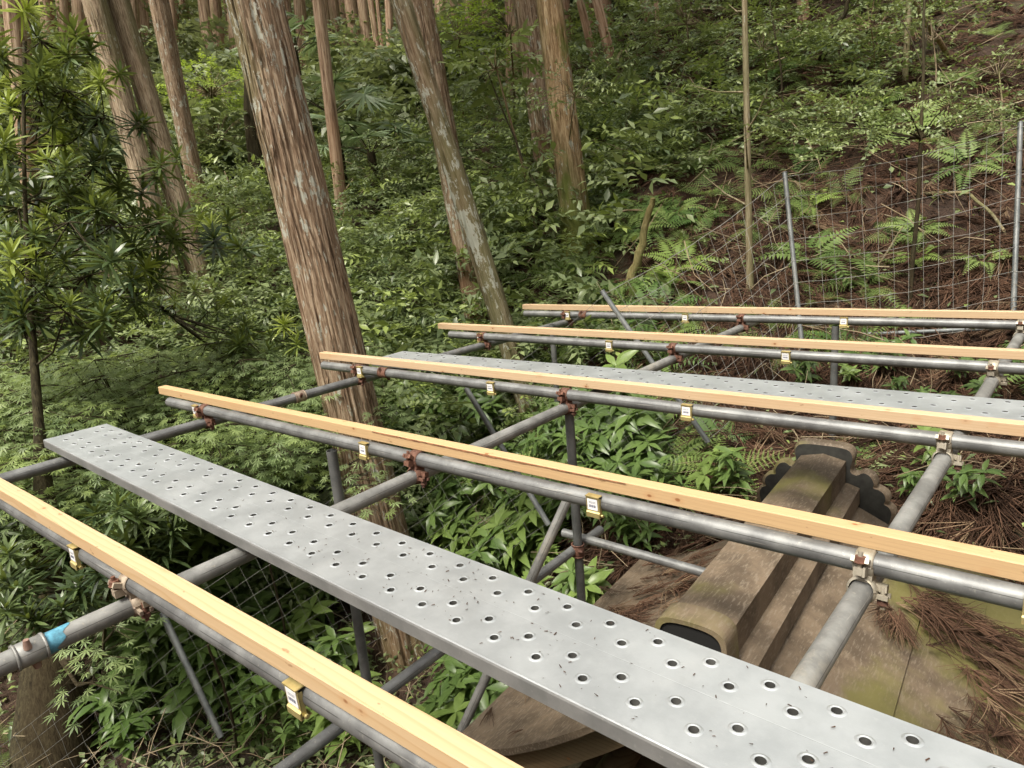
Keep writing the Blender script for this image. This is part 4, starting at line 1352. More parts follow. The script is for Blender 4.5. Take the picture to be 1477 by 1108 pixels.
for i, (bx, by, tx, wp) in enumerate([(309, 95, 298, 10), (437, 155, 430, 7), (480, 105, 469, 8), (502, 70, 494, 6), (505, 95, 492, 7), (517, 118, 509, 9), (556, 150, 534, 9), (560, 148, 544, 6),
        (564, 92, 556, 6), (642, 22, 634, 7), (655, 30, 648, 6), (862, 108, 836, 12), (886, 108, 860, 15), (937, 28, 929, 14), (259, 92, 249, 13), (412, 100, 405, 10), (700, 40, 690, 8), (725, 55, 716, 9), (950, 60, 946, 7), (1161, 36, 1157, 15)]):
    place_tree('cedar_tree', (bx, by), (tx, 0), wp, wp*.95, 'thin distant cedar trunk up the slope', 'tree', B_FAR, FT, sides=16, rel_=.03, seed=30+i, flare=.2, step=.25, crown=False)
rr = random.Random(11)
for i in range(150):
    px = rr.uniform(-60, 960); t_ = rr.uniform(16, 46)
    py = 165-4.2*(t_-16) + rr.uniform(-25, 25)
    P = hit(px, max(py, 8)); tt_ = P @ FW
    if tt_ < 12 or tt_ > 60:
        continue
    dia = rr.uniform(.17, .40)*FPX/tt_
    place_tree('cedar_tree', (px, max(py, 8)), (px-rr.uniform(4, 14)*max(py, 8)/100, 0), dia, dia*.93, 'thin distant cedar trunk up the slope', 'tree', B_FAR, FT, sides=12, rel_=.03, seed=60+i, flare=.2, step=.4, crown=False)

# saplings
sap = place_tree('sapling', (1082, 430), (1074, 0), 10, 8, 'pale straight sapling with small side twigs behind the fence', 'sapling', B_PALE, None, H=4.2, sides=16, rel_=.03, seed=101, crown=False)
rng_ = random.Random(5)
for i in range(9):
    z_ = .7 + i*.27; a_ = rng_.uniform(0, 6.28); L_ = rng_.uniform(.15, .45); mb = MB(); d_ = np.array((math.cos(a_), math.sin(a_), rng_.uniform(.1, .7)))
    mb.tube([(0, 0, z_), d_*L_*.5+np.array((0, 0, z_)), d_*L_+np.array((0, 0, z_+.05))], [.009, .005, .002], 6)
    link('branch', mb.mesh('branch', B_PALE), sap[0])
place_tree('sapling', (1305, 132), (1311, 0), 8, 8, 'thin greenish sapling on the upper right slope', 'sapling', B_PALE, None, H=4, sides=12, rel_=.03, seed=102, crown=False)

# ------------------------------------------------------------------ scatter helpers
def az_r(n, a0, a1, r0, r1, rng):
    a = rng.uniform(a0, a1, n); r = np.exp(rng.uniform(math.log(r0), math.log(r1), n))
    P = r[:, None]*(np.cos(a)[:, None]*FH + np.sin(a)[:, None]*RH)
    return a, r, P[:, 0], P[:, 1]

def on_roof(x, y):
    v = (x-RN[0])*RV[0] + (y-RN[1])*RV[1]; w = (x-RN[0])*RWL[0] + (y-RN[1])*RWL[1]
    return (v > -.5) & (v < RLEN+.12) & (w < 1.08) & (w > -1.9)

def clear_trunk(x, y, rad=.32):
    return np.hypot(x-PB[0], y-PB[1]) > rad

rng = np.random.default_rng(21)
TW = [twig_bunch(.30, 15, s_) for s_ in (1, 2, 3)]
# cedar litter on the brown slope
A = Acc()
n = 9000
a, r, x, y = az_r(n, -.10, .95, 3.4, 13, rng)
dens = np.clip((a+.02)/.3, .10, 1)
ok = (rng.random(n) < dens) & ~on_roof(x, y) & (y > 2.2)
a, r, x, y = a[ok], r[ok], x[ok], y[ok]
z = terr(x, y); e_ = .05
gx = (terr(x+e_, y)-z)/e_; gy = (terr(x, y+e_)-z)/e_
yaw = np.arctan2(-gy, -gx) + rng.normal(0, .9, len(x))
sl = gx*np.cos(yaw)+gy*np.sin(yaw)
for q in range(3):
    s_ = np.arange(len(x)) % 3 == q
    k = s_.sum()
    A.inst(TW[q], rotmats(yaw[s_], np.arctan(sl[s_])+rng.normal(0, .12, k), rng.normal(0, .5, k), rng.uniform(.6, 1.5, k)), np.stack([x, y, z], 1)[s_] + np.array((0, 0, .012)), rng.uniform(0, .9, k), (rng.random(k) < .12)*rng.random(k))
tag(link('cedar_litter', A.mesh('cedar_litter', L_DRY)), 'brown fallen cedar sprays carpeting the slope behind the fence', 'litter', kind='stuff')
# litter on the roof
A = Acc()
def roof_twigs(cv, cw, sv, sw, k, yaw0, dy, sc=(.6, 1.1), lift=.0):
    v = rng.normal(cv, sv, k); w = rng.normal(cw, sw, k)
    okk = (v > -.05) & (v < RLEN-.1 + np.where(w < -.4, .15, 0)) & (np.abs(w) > .24) & (np.abs(w) < 1.45)
    v, w = v[okk], w[okk]; k = len(v)
    P = np.stack([rp(a_, b_, drop(b_)+.006+lift*rng.random()) for a_, b_ in zip(v, w)])
    Y = yaw0 + rng.normal(0, dy, k)
    P2 = np.stack([rp(a_, b_+.05, drop(b_+.05)) for a_, b_ in zip(v, w)]); P1 = np.stack([rp(a_, b_, drop(b_)) for a_, b_ in zip(v, w)])
    g = (P2-P1)[:, 2]/.05
    dirw = np.cos(Y)*RWL[0]+np.sin(Y)*RWL[1]
    A.inst(TW[rng.integers(3)], rotmats(Y, np.arctan(g*dirw), -np.arctan(g*(np.cos(Y+1.57)*RWL[0]+np.sin(Y+1.57)*RWL[1]))*-1, rng.uniform(sc[0], sc[1], k)), P, rng.uniform(.1, .9, k), (rng.random(k) < .2)*rng.random(k))
yr = math.atan2(RV[1], RV[0])
roof_twigs(1.02, .62, .20, .13, 40, yr-1.9, .5, (.35, .75), .02)
roof_twigs(.75, .78, .16, .07, 14, yr-1.9, .6, (.3, .6))
roof_twigs(.18, .70, .10, .12, 9, yr-2.2, .8, (.2, .4))
dn = yr-1.57                                   # down the right slope
roof_twigs(1.02, -.50, .07, .07, 31, dn, 0.5, (0.35, 0.68), .03)
roof_twigs(1.02, -.72, .10, .10, 42, dn+.1, 0.55, (0.35, 0.75), .05)
roof_twigs(.86, -.66, .06, .09, 21, dn+.05, 0.5, (0.32, 0.60), .03)
roof_twigs(.62, -.68, .12, .07, 28, dn-.5, 0.65, (0.28, 0.60), .03)
roof_twigs(.40, -.70, .14, .07, 28, dn-.4, 0.65, (0.28, 0.60), .03)
roof_twigs(.80, -.95, .3, .12, 35, dn, 0.65, (0.35, 0.75), .05)
roof_twigs(.86, -.385, .03, .018, 16, yr+3.3, .35, (.3, .5), .02)
tag(link('roof_litter', A.mesh('roof_litter', L_DRY)), 'tangles of dead cedar twigs lying on the shrine roof', 'litter', kind='stuff')

# ------------------------------------------------------------------ undergrowth (uncountable): shrub sprays, low ferns, herbs
SP_MID = [spray(.34, 11, .034, .085, False, s_, .25) for s_ in (1, 2, 3)]
SP_FAR = [spray(.36, 9, .055, .12, False, s_, .35) for s_ in (4, 5)]
FN_LO = [fern(.48, 8, 15, False, s_) for s_ in (1, 2, 3)]
HERB = [lance(.075, .028, .3, .12, False), lance(.05, .03, .3, .12, False)]

def shrub_mass(A, cx_, cy_, cz_, h, rad, per, tpls, scale, young_p, rng):
    n = len(cx_); k = n*per
    idx = np.repeat(np.arange(n), per)
    hh = h[idx]*rng.uniform(.12, 1, k)**.7
    az = rng.uniform(0, 6.283, k)
    ru = rad[idx]*np.sqrt(rng.random(k))*(.55+.45*np.sin(np.pi*np.clip(hh/h[idx], 0, 1)*.85+.25))
    loc = np.stack([cx_[idx]+ru*np.cos(az), cy_[idx]+ru*np.sin(az), cz_[idx]+hh], 1)
    base = rng.random(n)[idx]
    rn = np.clip(base*.65 + rng.normal(.2, .18, k), 0, 1)
    yo = np.where((rng.random(n) < young_p)[idx], rng.uniform(.1, .8, k), (rng.random(k) < .04)*.6)
    yaw = az + rng.normal(0, .7, k); pit = rng.normal(.12, .28, k); rol = rng.normal(0, .3, k); sc = scale*rng.uniform(.7, 1.25, k)
    for q in range(len(tpls)):
        s_ = np.arange(k) % len(tpls) == q
        A.inst(tpls[q], rotmats(yaw[s_], pit[s_], rol[s_], sc[s_]), loc[s_], rn[s_], yo[s_])

A = Acc()
n = 760                                   # middle distance: gully and lower slopes
a, r, x, y = az_r(n, -.85, .12, 5.6, 17, rng)
ok = ((y > 1.0) | (x < -6.2)) & clear_trunk(x, y, .5) & (rng.random(n) < np.where(a > 0, .75, 1))
x, y, r = x[ok], y[ok], r[ok]
h = rng.uniform(.25, 1.0, len(x))*np.where(r < 7, .6, 1); rad = rng.uniform(.3, .7, len(x))
shrub_mass(A, x, y, terr(x, y), h, rad, 20, SP_MID, 1.0, .08, rng)
n = 190                                   # coarser-leaved shrubs between them
a, r, x, y = az_r(n, -.85, .2, 5.6, 16, rng)
ok = ((y > 1.0) | (x < -6.2)) & clear_trunk(x, y, .5)
x, y, r = x[ok], y[ok], r[ok]
shrub_mass(A, x, y, terr(x, y), rng.uniform(.3, 1.4, len(x)), rng.uniform(.25, .5, len(x)), 9, [spray(.42, 8, .07, .17, False, s_, .45) for s_ in (21, 22)], .8, .25, rng)
n = 230                                   # scattered on the ferny right slope
a, r, x, y = az_r(n, .12, .5, 7.5, 16, rng)
shrub_mass(A, x, y, terr(x, y), rng.uniform(.15, .6, n), rng.uniform(.2, .5, n), 14, SP_MID, 1.0, .1, rng)
tag(link('undergrowth', A.mesh('undergrowth', L_SHRUB)), 'dense grey green shrubs filling the gully between the trunks', 'undergrowth', kind='stuff')
A = Acc()
n = 1150
a, r, x, y = az_r(n, -.85, .45, 15, 55, rng)
h = rng.uniform(.5, 2.4, n)*np.clip(r/25, .7, 1.3); rad = rng.uniform(.5, 1.3, n)*np.clip(r/25, .8, 1.6)
shrub_mass(A, x, y, terr(x, y), h, rad, 26, SP_FAR, 2.0, .05, rng)
n = 250
a, r, x, y = az_r(n, .4, .9, 12, 40, rng)
shrub_mass(A, x, y, terr(x, y), rng.uniform(.3, 1.6, n), rng.uniform(.4, 1.2, n), 18, SP_FAR, 1.6, .05, rng)
tag(link('hillside_undergrowth', A.mesh('hillside_undergrowth', L_FAR)), 'hazy green bushes covering the distant hillside', 'undergrowth', kind='stuff')
A = Acc()
n = 1500
a, r, x, y = az_r(n, -.8, .85, 4.4, 16, rng)
dens = np.where(a < .02, .45, np.where(a < .26, .9, .17))
ok = (rng.random(n) < dens) & ~on_roof(x, y) & clear_trunk(x, y) & (y > 3.3-.3*(x > -2.2))
x, y, r = x[ok], y[ok], r[ok]; k = len(x)
z = terr(x, y); gx = (terr(x+.15, y)-z)/.15*.75 + rng.normal(0, .15, k); gy = (terr(x, y+.15)-z)/.15*.75 + rng.normal(0, .15, k)
nz = np.stack([-gx, -gy, np.ones(k)], 1); nz /= np.linalg.norm(nz, axis=1)[:, None]
ya = rng.uniform(0, 6.283, k); xa = np.stack([np.cos(ya), np.sin(ya), np.zeros(k)], 1)
xa -= nz*np.sum(xa*nz, 1)[:, None]; xa /= np.linalg.norm(xa, axis=1)[:, None]
MM = np.stack([xa, np.cross(nz, xa), nz], 2)*rng.uniform(.5, 1.25, k)[:, None, None]
for q in range(3):
    s_ = np.arange(k) % 3 == q; m = s_.sum()
    A.inst(FN_LO[q], MM[s_], np.stack([x[s_], y[s_], z[s_]+.03], 1), rng.uniform(0, 1, m), (rng.random(m) < .08)*.5)
tag(link('fern_cover', A.mesh('fern_cover', L_FERN)), 'low ferns spread over the slope under the cedars', 'ferns', kind='stuff')
A = Acc()
n = 46000
a, r, x, y = az_r(n, -.85, .9, 2.6, 24, rng)
dens = np.where(a < .05, 1.0, np.where(a < .3, .5, .16))
ok = (rng.random(n) < dens) & ~on_roof(x, y)
x, y, r = x[ok], y[ok], r[ok]; k = len(x)
for q in range(2):
    s_ = np.arange(k) % 2 == q; m = s_.sum()
    A.inst(HERB[q], rotmats(rng.uniform(0, 6.3, m), rng.normal(.25, .35, m), rng.normal(0, .3, m), rng.uniform(.6, 1.5, m)*np.clip(r[s_]/6, .8, 2.5)), np.stack([x[s_], y[s_], terr(x[s_], y[s_])+rng.uniform(.01, .16, m)], 1), rng.uniform(0, 1, m), (rng.random(m) < .06)*.5)
tag(link('ground_herbs', A.mesh('ground_herbs', L_SHRUB)), 'small leafy herbs covering the forest floor', 'herbs', kind='stuff')
# fallen dry twigs everywhere
A = Acc()
n = 2600
a, r, x, y = az_r(n, -.8, .9, 3.2, 22, rng)
ok = ~on_roof(x, y); x, y, r = x[ok], y[ok], r[ok]; k = len(x)
t = np.linspace(0, 1, 4)
ST = [strip(np.stack([t-.5, .12*np.sin(t*4+q), .05*np.sin(t*3)], 1), .008, .004) for q in range(3)]
for q in range(3):
    s_ = np.arange(k) % 3 == q; m = s_.sum()
    A.inst(ST[q], rotmats(rng.uniform(0, 6.3, m), rng.normal(0, .5, m), rng.normal(0, .4, m), rng.uniform(.2, .9, m)*np.clip(r[s_]/8, .7, 2)), np.stack([x[s_], y[s_], terr(x[s_], y[s_])+rng.uniform(.02, .3, m)], 1), rng.uniform(0, 1, m), rng.random(m))
tag(link('fallen_twigs', A.mesh('fallen_twigs', L_STRAW)), 'thin dry twigs lying among the undergrowth', 'twigs', kind='stuff')

# ------------------------------------------------------------------ single plants
def scatter_things(name, meshes, pts, label, cat, group, scale=(.8, 1.2), tilt=.12, seed=1, dz=0.03):
    rr = random.Random(seed)
    for i, p in enumerate(pts):
        o = link(name, meshes[i % len(meshes)], None, (p[0], p[1], p[2]+dz))
        s_ = rr.uniform(*scale) if len(p) < 4 else p[3]
        o.scale = (s_, s_, s_)
        e_ = .15; z0 = tz(p[0], p[1])
        nrm = Vector((-(tz(p[0]+e_, p[1])-z0)/e_*.75 + rr.gauss(0, tilt), -(tz(p[0], p[1]+e_)-z0)/e_*.75 + rr.gauss(0, tilt), 1))
        q_ = nrm.to_track_quat('Z', 'Y') @ Matrix.Rotation(rr.uniform(0, 6.28), 3, 'Z').to_quaternion()
        o.rotation_euler = q_.to_euler()
        tag(o, label, cat, group)

FN_HI = [tmesh(fern(.58, 6, 16, True, 11+s_, .55, .21), 'fern', L_FERN, .55) for s_ in range(3)]
FN_BR = [tmesh(fern(.62, 5, 15, True, 21+s_, .50, .20), 'fern', L_FERN, .8, .25) for s_ in range(2)]
WP = [tmesh(whorl_plant(.42, 4, 6, .135, .046, 31+s_), 'broadleaf_plant', L_BROAD, .5, .03) for s_ in range(4)] + [tmesh(whorl_plant(.34, 3, 6, .15, .055, 41), 'broadleaf_plant', L_BROAD, .7, .25)]

def H4(px, py, s_): 
    p = hit(px, py); return (p[0], p[1], p[2], s_)
scatter_things('fern', FN_BR, [H4(1035, 712, .85), H4(965, 692, .7)], 'large bright green fern below the third batten, left of the shrine ridge', 'fern', 'bright ferns left of the shrine ridge', seed=2, dz=.10)
scatter_things('fern', FN_HI, [H4(x_, y_, s_*1.0) for x_, y_, s_ in ((1195, 410, .75), (1245, 425, .8), (1290, 352, .6), (1180, 445, .6), (1440, 220, .5), (1110, 470, .6), (1000, 470, .7), (1060, 505, .6), (1130, 520, .6))],
               'green fern on the brown slope just behind the wire fence', 'fern', 'ferns along the fence', seed=3)
scatter_things('fern', FN_HI, [H4(x_, y_, s_*1.05) for x_, y_, s_ in ((1200, 105, .95), (1160, 125, .7), (1120, 150, .8), (1060, 170, .7), (1040, 240, .8), (1000, 200, .7), (980, 260, .8), (1060, 300, .7), (1100, 340, .7), (960, 180, .6), (1010, 130, .7), (1150, 200, .8), (1210, 215, .7), (1290, 190, .6), (1390, 120, .5), (1440, 60, .6), (1290, 60, .5), (930, 330, .6), (1000, 350, .7), (890, 250, .7), (900, 180, .7), (940, 110, .7), (1235, 20, .7), (1100, 90, .7), (1345, 215, .6), (1170, 265, .7), (1020, 60, .8), (1090, 120, .8), (1180, 165, .8), (1250, 140, .7), (1330, 110, .7), (1410, 185, .7), (950, 230, .8), (1020, 290, .8), (1075, 250, .8), (1130, 300, .8), (1220, 290, .7))],
               'fern on the steep slope above the wire fence', 'fern', 'ferns above the fence', seed=4)
fl = []
rr = random.Random(8)
for x_, y_, s_ in ((672, 1010, .6), (690, 950, .6), (640, 720, .7), (600, 740, .7), (740, 690, .7), (470, 1075, .8), (430, 1090, .7), (330, 980, .8), (290, 1000, .75), (370, 940, .7), (890, 560, .6), (850, 530, .6), (960, 560, .6), (620, 640, .6), (580, 660, .6), (690, 590, .6), (720, 560, .6), (240, 1040, .7), (15, 1090, .6), (660, 870, .6), (740, 960, .6), (880, 640, .5), (840, 590, .6), (920, 700, .5), (790, 760, .55), (700, 760, .6)):
    fl.append(H4(x_, y_, s_))
scatter_things('fern', FN_HI, fl, 'fern on the shaded ground below the steel planks', 'fern', 'ferns below the deck', seed=5)
pts = []
rr = random.Random(9)
tries = 0
while len(pts) < 250 and tries < 4000:
    tries += 1
    px, py = rr.uniform(165, 960), rr.uniform(600, 1130)
    p = hit(px, py)
    if on_roof(np.array(p[0]), np.array(p[1])) or not clear_trunk(p[0], p[1], .3) or p[2] > -1.35 or (520 < px < 655 and py > 830):
        continue
    pts.append((p[0], p[1], p[2], rr.uniform(.7, 1.2)*(1.25 if px < 420 else 1)))
pts += [(*hit(px, py), 1.25) for px, py in ((262, 1000), (290, 1010), (305, 1035), (240, 1020))]
scatter_things('broadleaf_plant', WP, pts, 'knee high broadleaf seedling below the steel planks', 'plant', 'broadleaf seedlings below the deck', seed=6)
pts = []
for px, py in ((935, 730), (905, 715), (880, 690), (985, 745), (1040, 745), (1075, 745), (1130, 600), (1160, 570), (1270, 545), (1230, 560), (1330, 610), (1370, 600), (1300, 585), (1400, 740), (1350, 700), (1340, 745), (1420, 600), (1380, 560)):
    pts.append(H4(px, py, rr.uniform(.4, .7) if px > 1100 else rr.uniform(.7, 1.0)))
scatter_things('broadleaf_plant', WP, pts, 'low leafy seedling on the ground beside the shrine ridge', 'plant', 'seedlings round the shrine ridge', seed=7)
SWORD = tmesh(fern(.30, 9, 9, False, 77, .35, .20), 'fern', L_SHRUB, .95)
scatter_things('sword_fern', [SWORD], [H4(1250, 690, .8)], 'small pale fern with broad leaflets right of the ridge ornament', 'fern', None, seed=8)

# ------------------------------------------------------------------ strap-leaved podocarpus at the left
ROS = [rosette(32, .175, .019, s_) for s_ in (1, 2, 3)]
def podocarpus(base, nodes, label, n_per, rad, seed, scale=(.75, 1.15), young_p=.2, trunk_r=.04, cat='tree', group=None, mat=B_DARK):
    rng = np.random.default_rng(seed)
    e = empty('podocarpus_tree', base, label, cat, group)
    base = np.array(base, float)
    mb = MB(); A = Acc()
    top = max(nodes, key=lambda q: q[2])
    spine = np.stack([base*(1-t)+np.array(top)*t + np.array((.05*math.sin(5*t), .05*math.cos(4*t)-.05, 0)) for t in np.linspace(0, 1, 14)])
    mb.tube([p_-base for p_ in spine], [max(.012, trunk_r*(.22 + .78*max(0, 1-t/.45))*(1-t)) for t in np.linspace(0, 1, 14)], 14)
    locs, yw, pt, rl, sc, rn, yo = [], [], [], [], [], [], []
    for nd in nodes:
        nd = np.array(nd)
        j = max(1, min(12, int(np.argmin(np.linalg.norm(spine-(nd-np.array((0, 0, .25))), axis=1)))))
        st = spine[j]
        mid = (st+nd)/2 + np.array((0, 0, -.08))
        mb.tube([st-base, mid-base, nd-base], [.008, .006, .004], 6)
        for q in range(n_per):
            off = rng.normal(0, 1, 3)*np.array((1, 1, .62))*rad
            p_ = nd + off
            m2 = nd + off*.5 + np.array((0, 0, -.05))
            mb.tube([nd-base, m2-base, p_-base-np.array((0, 0, .02))], [.005, .0035, .003], 4, cap=False)
            locs.append(p_-base); up = off[2] > .02
            yw.append(rng.uniform(0, 6.3)); pt.append(rng.normal(0, .35)); rl.append(rng.normal(0, .35)); sc.append(rng.uniform(*scale)); rn.append(rng.random()*.8)
            yo.append(rng.uniform(.35, 1.0) if (rng.random() < young_p and up) else (.08 if rng.random() < .3 else 0))
    locs = np.array(locs); k = len(locs); s_all = np.arange(k) % 3
    for q in range(3):
        s_ = s_all == q
        A.inst(ROS[q], rotmats(np.array(yw)[s_], np.array(pt)[s_], np.array(rl)[s_], np.array(sc)[s_]), locs[s_], np.array(rn)[s_], np.array(yo)[s_])
    link('trunk', mb.mesh('trunk', mat), e)
    link('crown', A.mesh('crown', L_POD), e)
    return e
def D(px, py, t): return tuple(dep(px, py, t))
nodes = [D(*q) for q in ((60, 60, 4.6), (95, 130, 4.5), (30, 160, 4.9), (150, 170, 4.7), (70, 230, 4.5), (140, 240, 4.6), (25, 300, 4.7), (100, 320, 4.4), (170, 320, 4.6), 
         (50, 390, 4.5), (120, 400, 4.5), (30, 460, 4.6), (95, 450, 4.3), (165, 420, 4.7), (10, 90, 5.0), (15, 380, 4.9), (60, 150, 4.4), (130, 290, 4.9), (10, 230, 5.1), (225, 335, 5.2), (265, 345, 5.4))]
bp = hit(78, 1100)
podocarpus((bp[0], bp[1], bp[2]), nodes, 'tall dark strap-leaved tree with yellow green shoots at the left', 8, .22, 1, trunk_r=.25, young_p=.42)
nodes = [D(*q) for q in ((345, 480, 5.4), (330, 490, 5.5), (425, 478, 5.4), (440, 495, 5.5), (360, 495, 5.3), (300, 450, 6.0), (250, 440, 6.0))]
podocarpus(hit(390, 560), nodes, 'small strap-leaved tree with bright rosettes left of the big leaning cedar', 4, .10, 2, scale=(.6, .85), young_p=.75, trunk_r=.02)
nodes = [D(*q) for q in ((55, 880, 3.5), (95, 850, 3.7), (150, 830, 4.0), (210, 750, 4.0), (230, 730, 4.2), (40, 820, 3.8), (110, 790, 4.0), (180, 780, 4.0), (20, 760, 4.2), (150, 740, 4.3))]
podocarpus(hit(130, 1000), nodes, 'dark strap-leaved shrub below the nearest batten, left edge', 7, .13, 3, young_p=.02, trunk_r=.03, cat='shrub')

# ------------------------------------------------------------------ maple with feathery layered leaves below the deck's left ends
ML = maple_leaf(.054)
def maple(base, discs, label, seed, per=46, cat='tree', lsc=(.75, 1.2), young=.12):
    rng = np.random.default_rng(seed)
    base = np.array(base, float)
    e = empty('maple_tree', base, label, cat)
    mb = MB(); A = Acc()
    hub = base + np.array((0, 0, max(.4, (np.mean([d[2] for d in discs])-base[2])*.55)))
    mb.tube([(0, 0, -.15), (hub-base)*.5+np.array((.03, 0, 0)), hub-base], [.045, .036, .028], 10)
    for d in discs:
        d = np.array(d, float); R = d[3] if len(d) > 3 else .34; c = d[:3]
        mid = (hub+c)/2 + np.array((0, 0, -.1))
        mb.tube([hub-base, mid-base, c-base], [.014, .009, .004], 6)
        k = per
        az = rng.uniform(0, 6.28, k); rr_ = R*np.sqrt(rng.random(k))
        zz = -.28*rr_**2/R + rng.normal(0, .035, k)
        loc = np.stack([rr_*np.cos(az), rr_*np.sin(az), zz], 1) + c - base
        b_ = rng.random()
        A.inst(ML, rotmats(az+rng.normal(0, .7, k), rng.normal(-.18, .22, k), rng.normal(0, .25, k), rng.uniform(*lsc, k)), loc, np.clip(b_*.6+rng.normal(.25, .18, k), 0, 1), np.full(k, young*rng.random()*4*(rng.random() < .4)))
        for q in range(5):
            a_ = rng.uniform(0, 6.28)
            mb.tube([c-base, c-base+np.array((R*.5*math.cos(a_), R*.5*math.sin(a_), -.02)), c-base+np.array((R*.9*math.cos(a_), R*.9*math.sin(a_), -.2*R))], [.004, .003, .0015], 4, cap=False)
    link('trunk', mb.mesh('trunk', B_DARK), e)
    link('crown', A.mesh('crown', L_MAPLE), e)
    return e
rng = np.random.default_rng(77); discs = []
for px, py in [(q[0], q[1]) for q in np.stack([rng.uniform(-40, 520, 230), rng.uniform(470, 760, 230)], 1)]:
    lim = 470 + max(0, 250-px)*.16
    if py < lim + rng.uniform(0, 25) or (px > 330 and py > 690) or (px > 260 and py > 720):
        continue
    t_ = 5.6 - (py-470)/260*1.1 + rng.normal(0, .22)
    p_ = dep(px, py, t_)
    if p_[2] > -.92 and p_[0] > -3.9 - .1 and p_[1] > .2:
        p_[2] = -1.0
    if p_[2] > -.84: p_[2] -= .12
    discs.append((*p_, rng.uniform(.22, .36)))
for px, py, t_ in ((255, 640, 4.15), (228, 652, 4.1), (300, 600, 4.25), (312, 640, 4.2), (40, 640, 4.3), (105, 600, 4.5), (20, 735, 4.1), (330, 612, 4.3), (140, 585, 4.6), (60, 590, 4.6), (400, 640, 4.3), (440, 615, 4.4), (270, 690, 4.0)):
    p_ = dep(px, py, t_); p_[2] = min(p_[2], -.93); discs.append((*p_, .22))
maple(hit(235, 760), discs, 'feathery green maple spreading below the left ends of the battens', 5, per=84)
discs = [(*dep(px, py, t_), .2) for px, py, t_ in ((140, 945, 3.3), (150, 900, 3.4), (180, 890, 3.4), (130, 985, 3.3), (540, 700, 3.9), (520, 720, 3.9), (500, 690, 4.0), (545, 590, 4.5), (520, 660, 4.2))]
maple(hit(470, 780), discs[4:], 'small maple spray in front of the big cedar trunk under the deck', 6, per=30, cat='sapling')
maple(hit(125, 1090), discs[:4], 'little maple sprig beside the dark trunk, below the blue tape', 7, per=26, cat='sapling')

# ------------------------------------------------------------------ windmill palms, bright shrub, broadleaf saplings, small-leaved tree
FAN = [fan(26, .42, s_) for s_ in (1, 2)]
def palm(base_px, heads, label, seed, h, sc):
    rng = np.random.default_rng(seed)
    P = hit(*base_px); e = empty('windmill_palm', P, label, 'palm')
    mb = MB(); A = Acc()
    mb.tube([(0, 0, -.2), (0.02, 0, h*.5), (0, 0, h)], [.09*sc, .075*sc, .06*sc], 10)
    for i in range(heads):
        az = 6.283*i/heads + rng.normal(0, .3); el = rng.uniform(-.1, .9); l_ = sc*rng.uniform(.45, .75)
        tip = np.array((math.cos(az)*math.cos(el)*l_, math.sin(az)*math.cos(el)*l_, h + math.sin(el)*l_))
        mb.tube([(0, 0, h-.03), tip*.5+np.array((0, 0, h*.5+.04)), tip], [.010*sc, .008*sc, .006*sc], 5)
        A.inst(FAN[i % 2], rotmats(np.array([az]), np.array([rng.uniform(-.7, .3)]), np.array([rng.normal(0, .3)]), np.array([sc])), tip[None], np.array([rng.uniform(.3, 1)]), np.array([.1*rng.random()]))
    link('trunk', mb.mesh('trunk', B_DARK), e); link('fronds', A.mesh('fronds', L_PALM), e)
palm((450, 250), 9, 'windmill palm with spread fans right of the big leaning cedar, higher one', 1, 2.3, 1.15)
palm((498, 300), 8, 'windmill palm with drooping fans beside the thin pale cedar', 2, 1.4, 1.1)
palm((545, 300), 8, 'dark green windmill palm below the fallen pole', 3, .8, 1.0)

def bush(name, center, R, n, tpls, mat, label, seed, scale=1.0, young=0.0, rnd=(.2, .9), base=None, cat='shrub', flat=.6, stem_mat=B_TWIG, stem_r=.02, arc=None):
    rng = np.random.default_rng(seed)
    c = np.array(center, float)
    b0 = np.array((c[0], c[1], tz(c[0], c[1]))) if base is None else np.array(base, float)
    e = empty(name, b0, label, cat)
    mb = MB(); A = Acc()
    mb.tube([(0, 0, -.1), (c-b0)*.5+np.array((.03*R, .02, 0)), c-b0], [stem_r, stem_r*.8, stem_r*.5], 8)
    d = rng.normal(0, 1, (n, 3)); d /= np.linalg.norm(d, axis=1)[:, None]
    off = d*np.array((R, R, R*flat))*rng.uniform(.35, 1, n)[:, None]**.6
    yaw = np.arctan2(off[:, 1], off[:, 0]) + rng.normal(0, .5, n)
    for o_ in off[::2]:
        mb.tube([c-b0+o_*.0-np.array((0, 0, R*.2)), c-b0+o_*.5, c-b0+o_*.98], [stem_r*.35, stem_r*.25, stem_r*.12], 5, cap=False)
    for q in range(len(tpls)):
        s_ = np.arange(n) % len(tpls) == q; m = s_.sum()
        A.inst(tpls[q], rotmats(yaw[s_], rng.normal(.05, .25, m), rng.normal(0, .25, m), scale*rng.uniform(.75, 1.2, m)), (c-b0+off)[s_], rng.uniform(rnd[0], rnd[1], m), np.clip(young+rng.normal(0, .12, m), 0, 1) if young > 0 else 0.0)
    link('stem', mb.mesh('stem', stem_mat), e); link('leaves', A.mesh('leaves', mat), e)
    return e
p = hit(312, 262); t_ = (p @ FW)*.93
bush('lit_shrub', dep(304, 125, t_), .058*t_, 130, SP_MID, L_LIT, 'bright yellow green shrub with light painted into its leaves behind the left cedars', 1, 1.15, .3, (.2, 1), base=p, stem_r=.03)
bush('shrub', dep(315, 190, t_-.3), .06*t_, 80, SP_MID, L_SHRUB, 'darker green shrub beneath the bright one behind the left cedars', 2, 1.1, .12, (.4, 1), base=hit(322, 262), stem_r=.02)
SP_BIG = [spray(.42, 9, .075, .19, True, s_, .4) for s_ in (11, 12)]
bs = hit(782, 360); tb = bs @ FW
e = bush('broadleaf_sapling', dep(714, 92, tb-.6), .036*tb, 26, SP_BIG, L_SHRUB, 'big-leaved sapling on a thin leaning stem between the middle cedars', 3, .8, .06, (.3, .9), base=bs, flat=1.0, stem_r=.017)
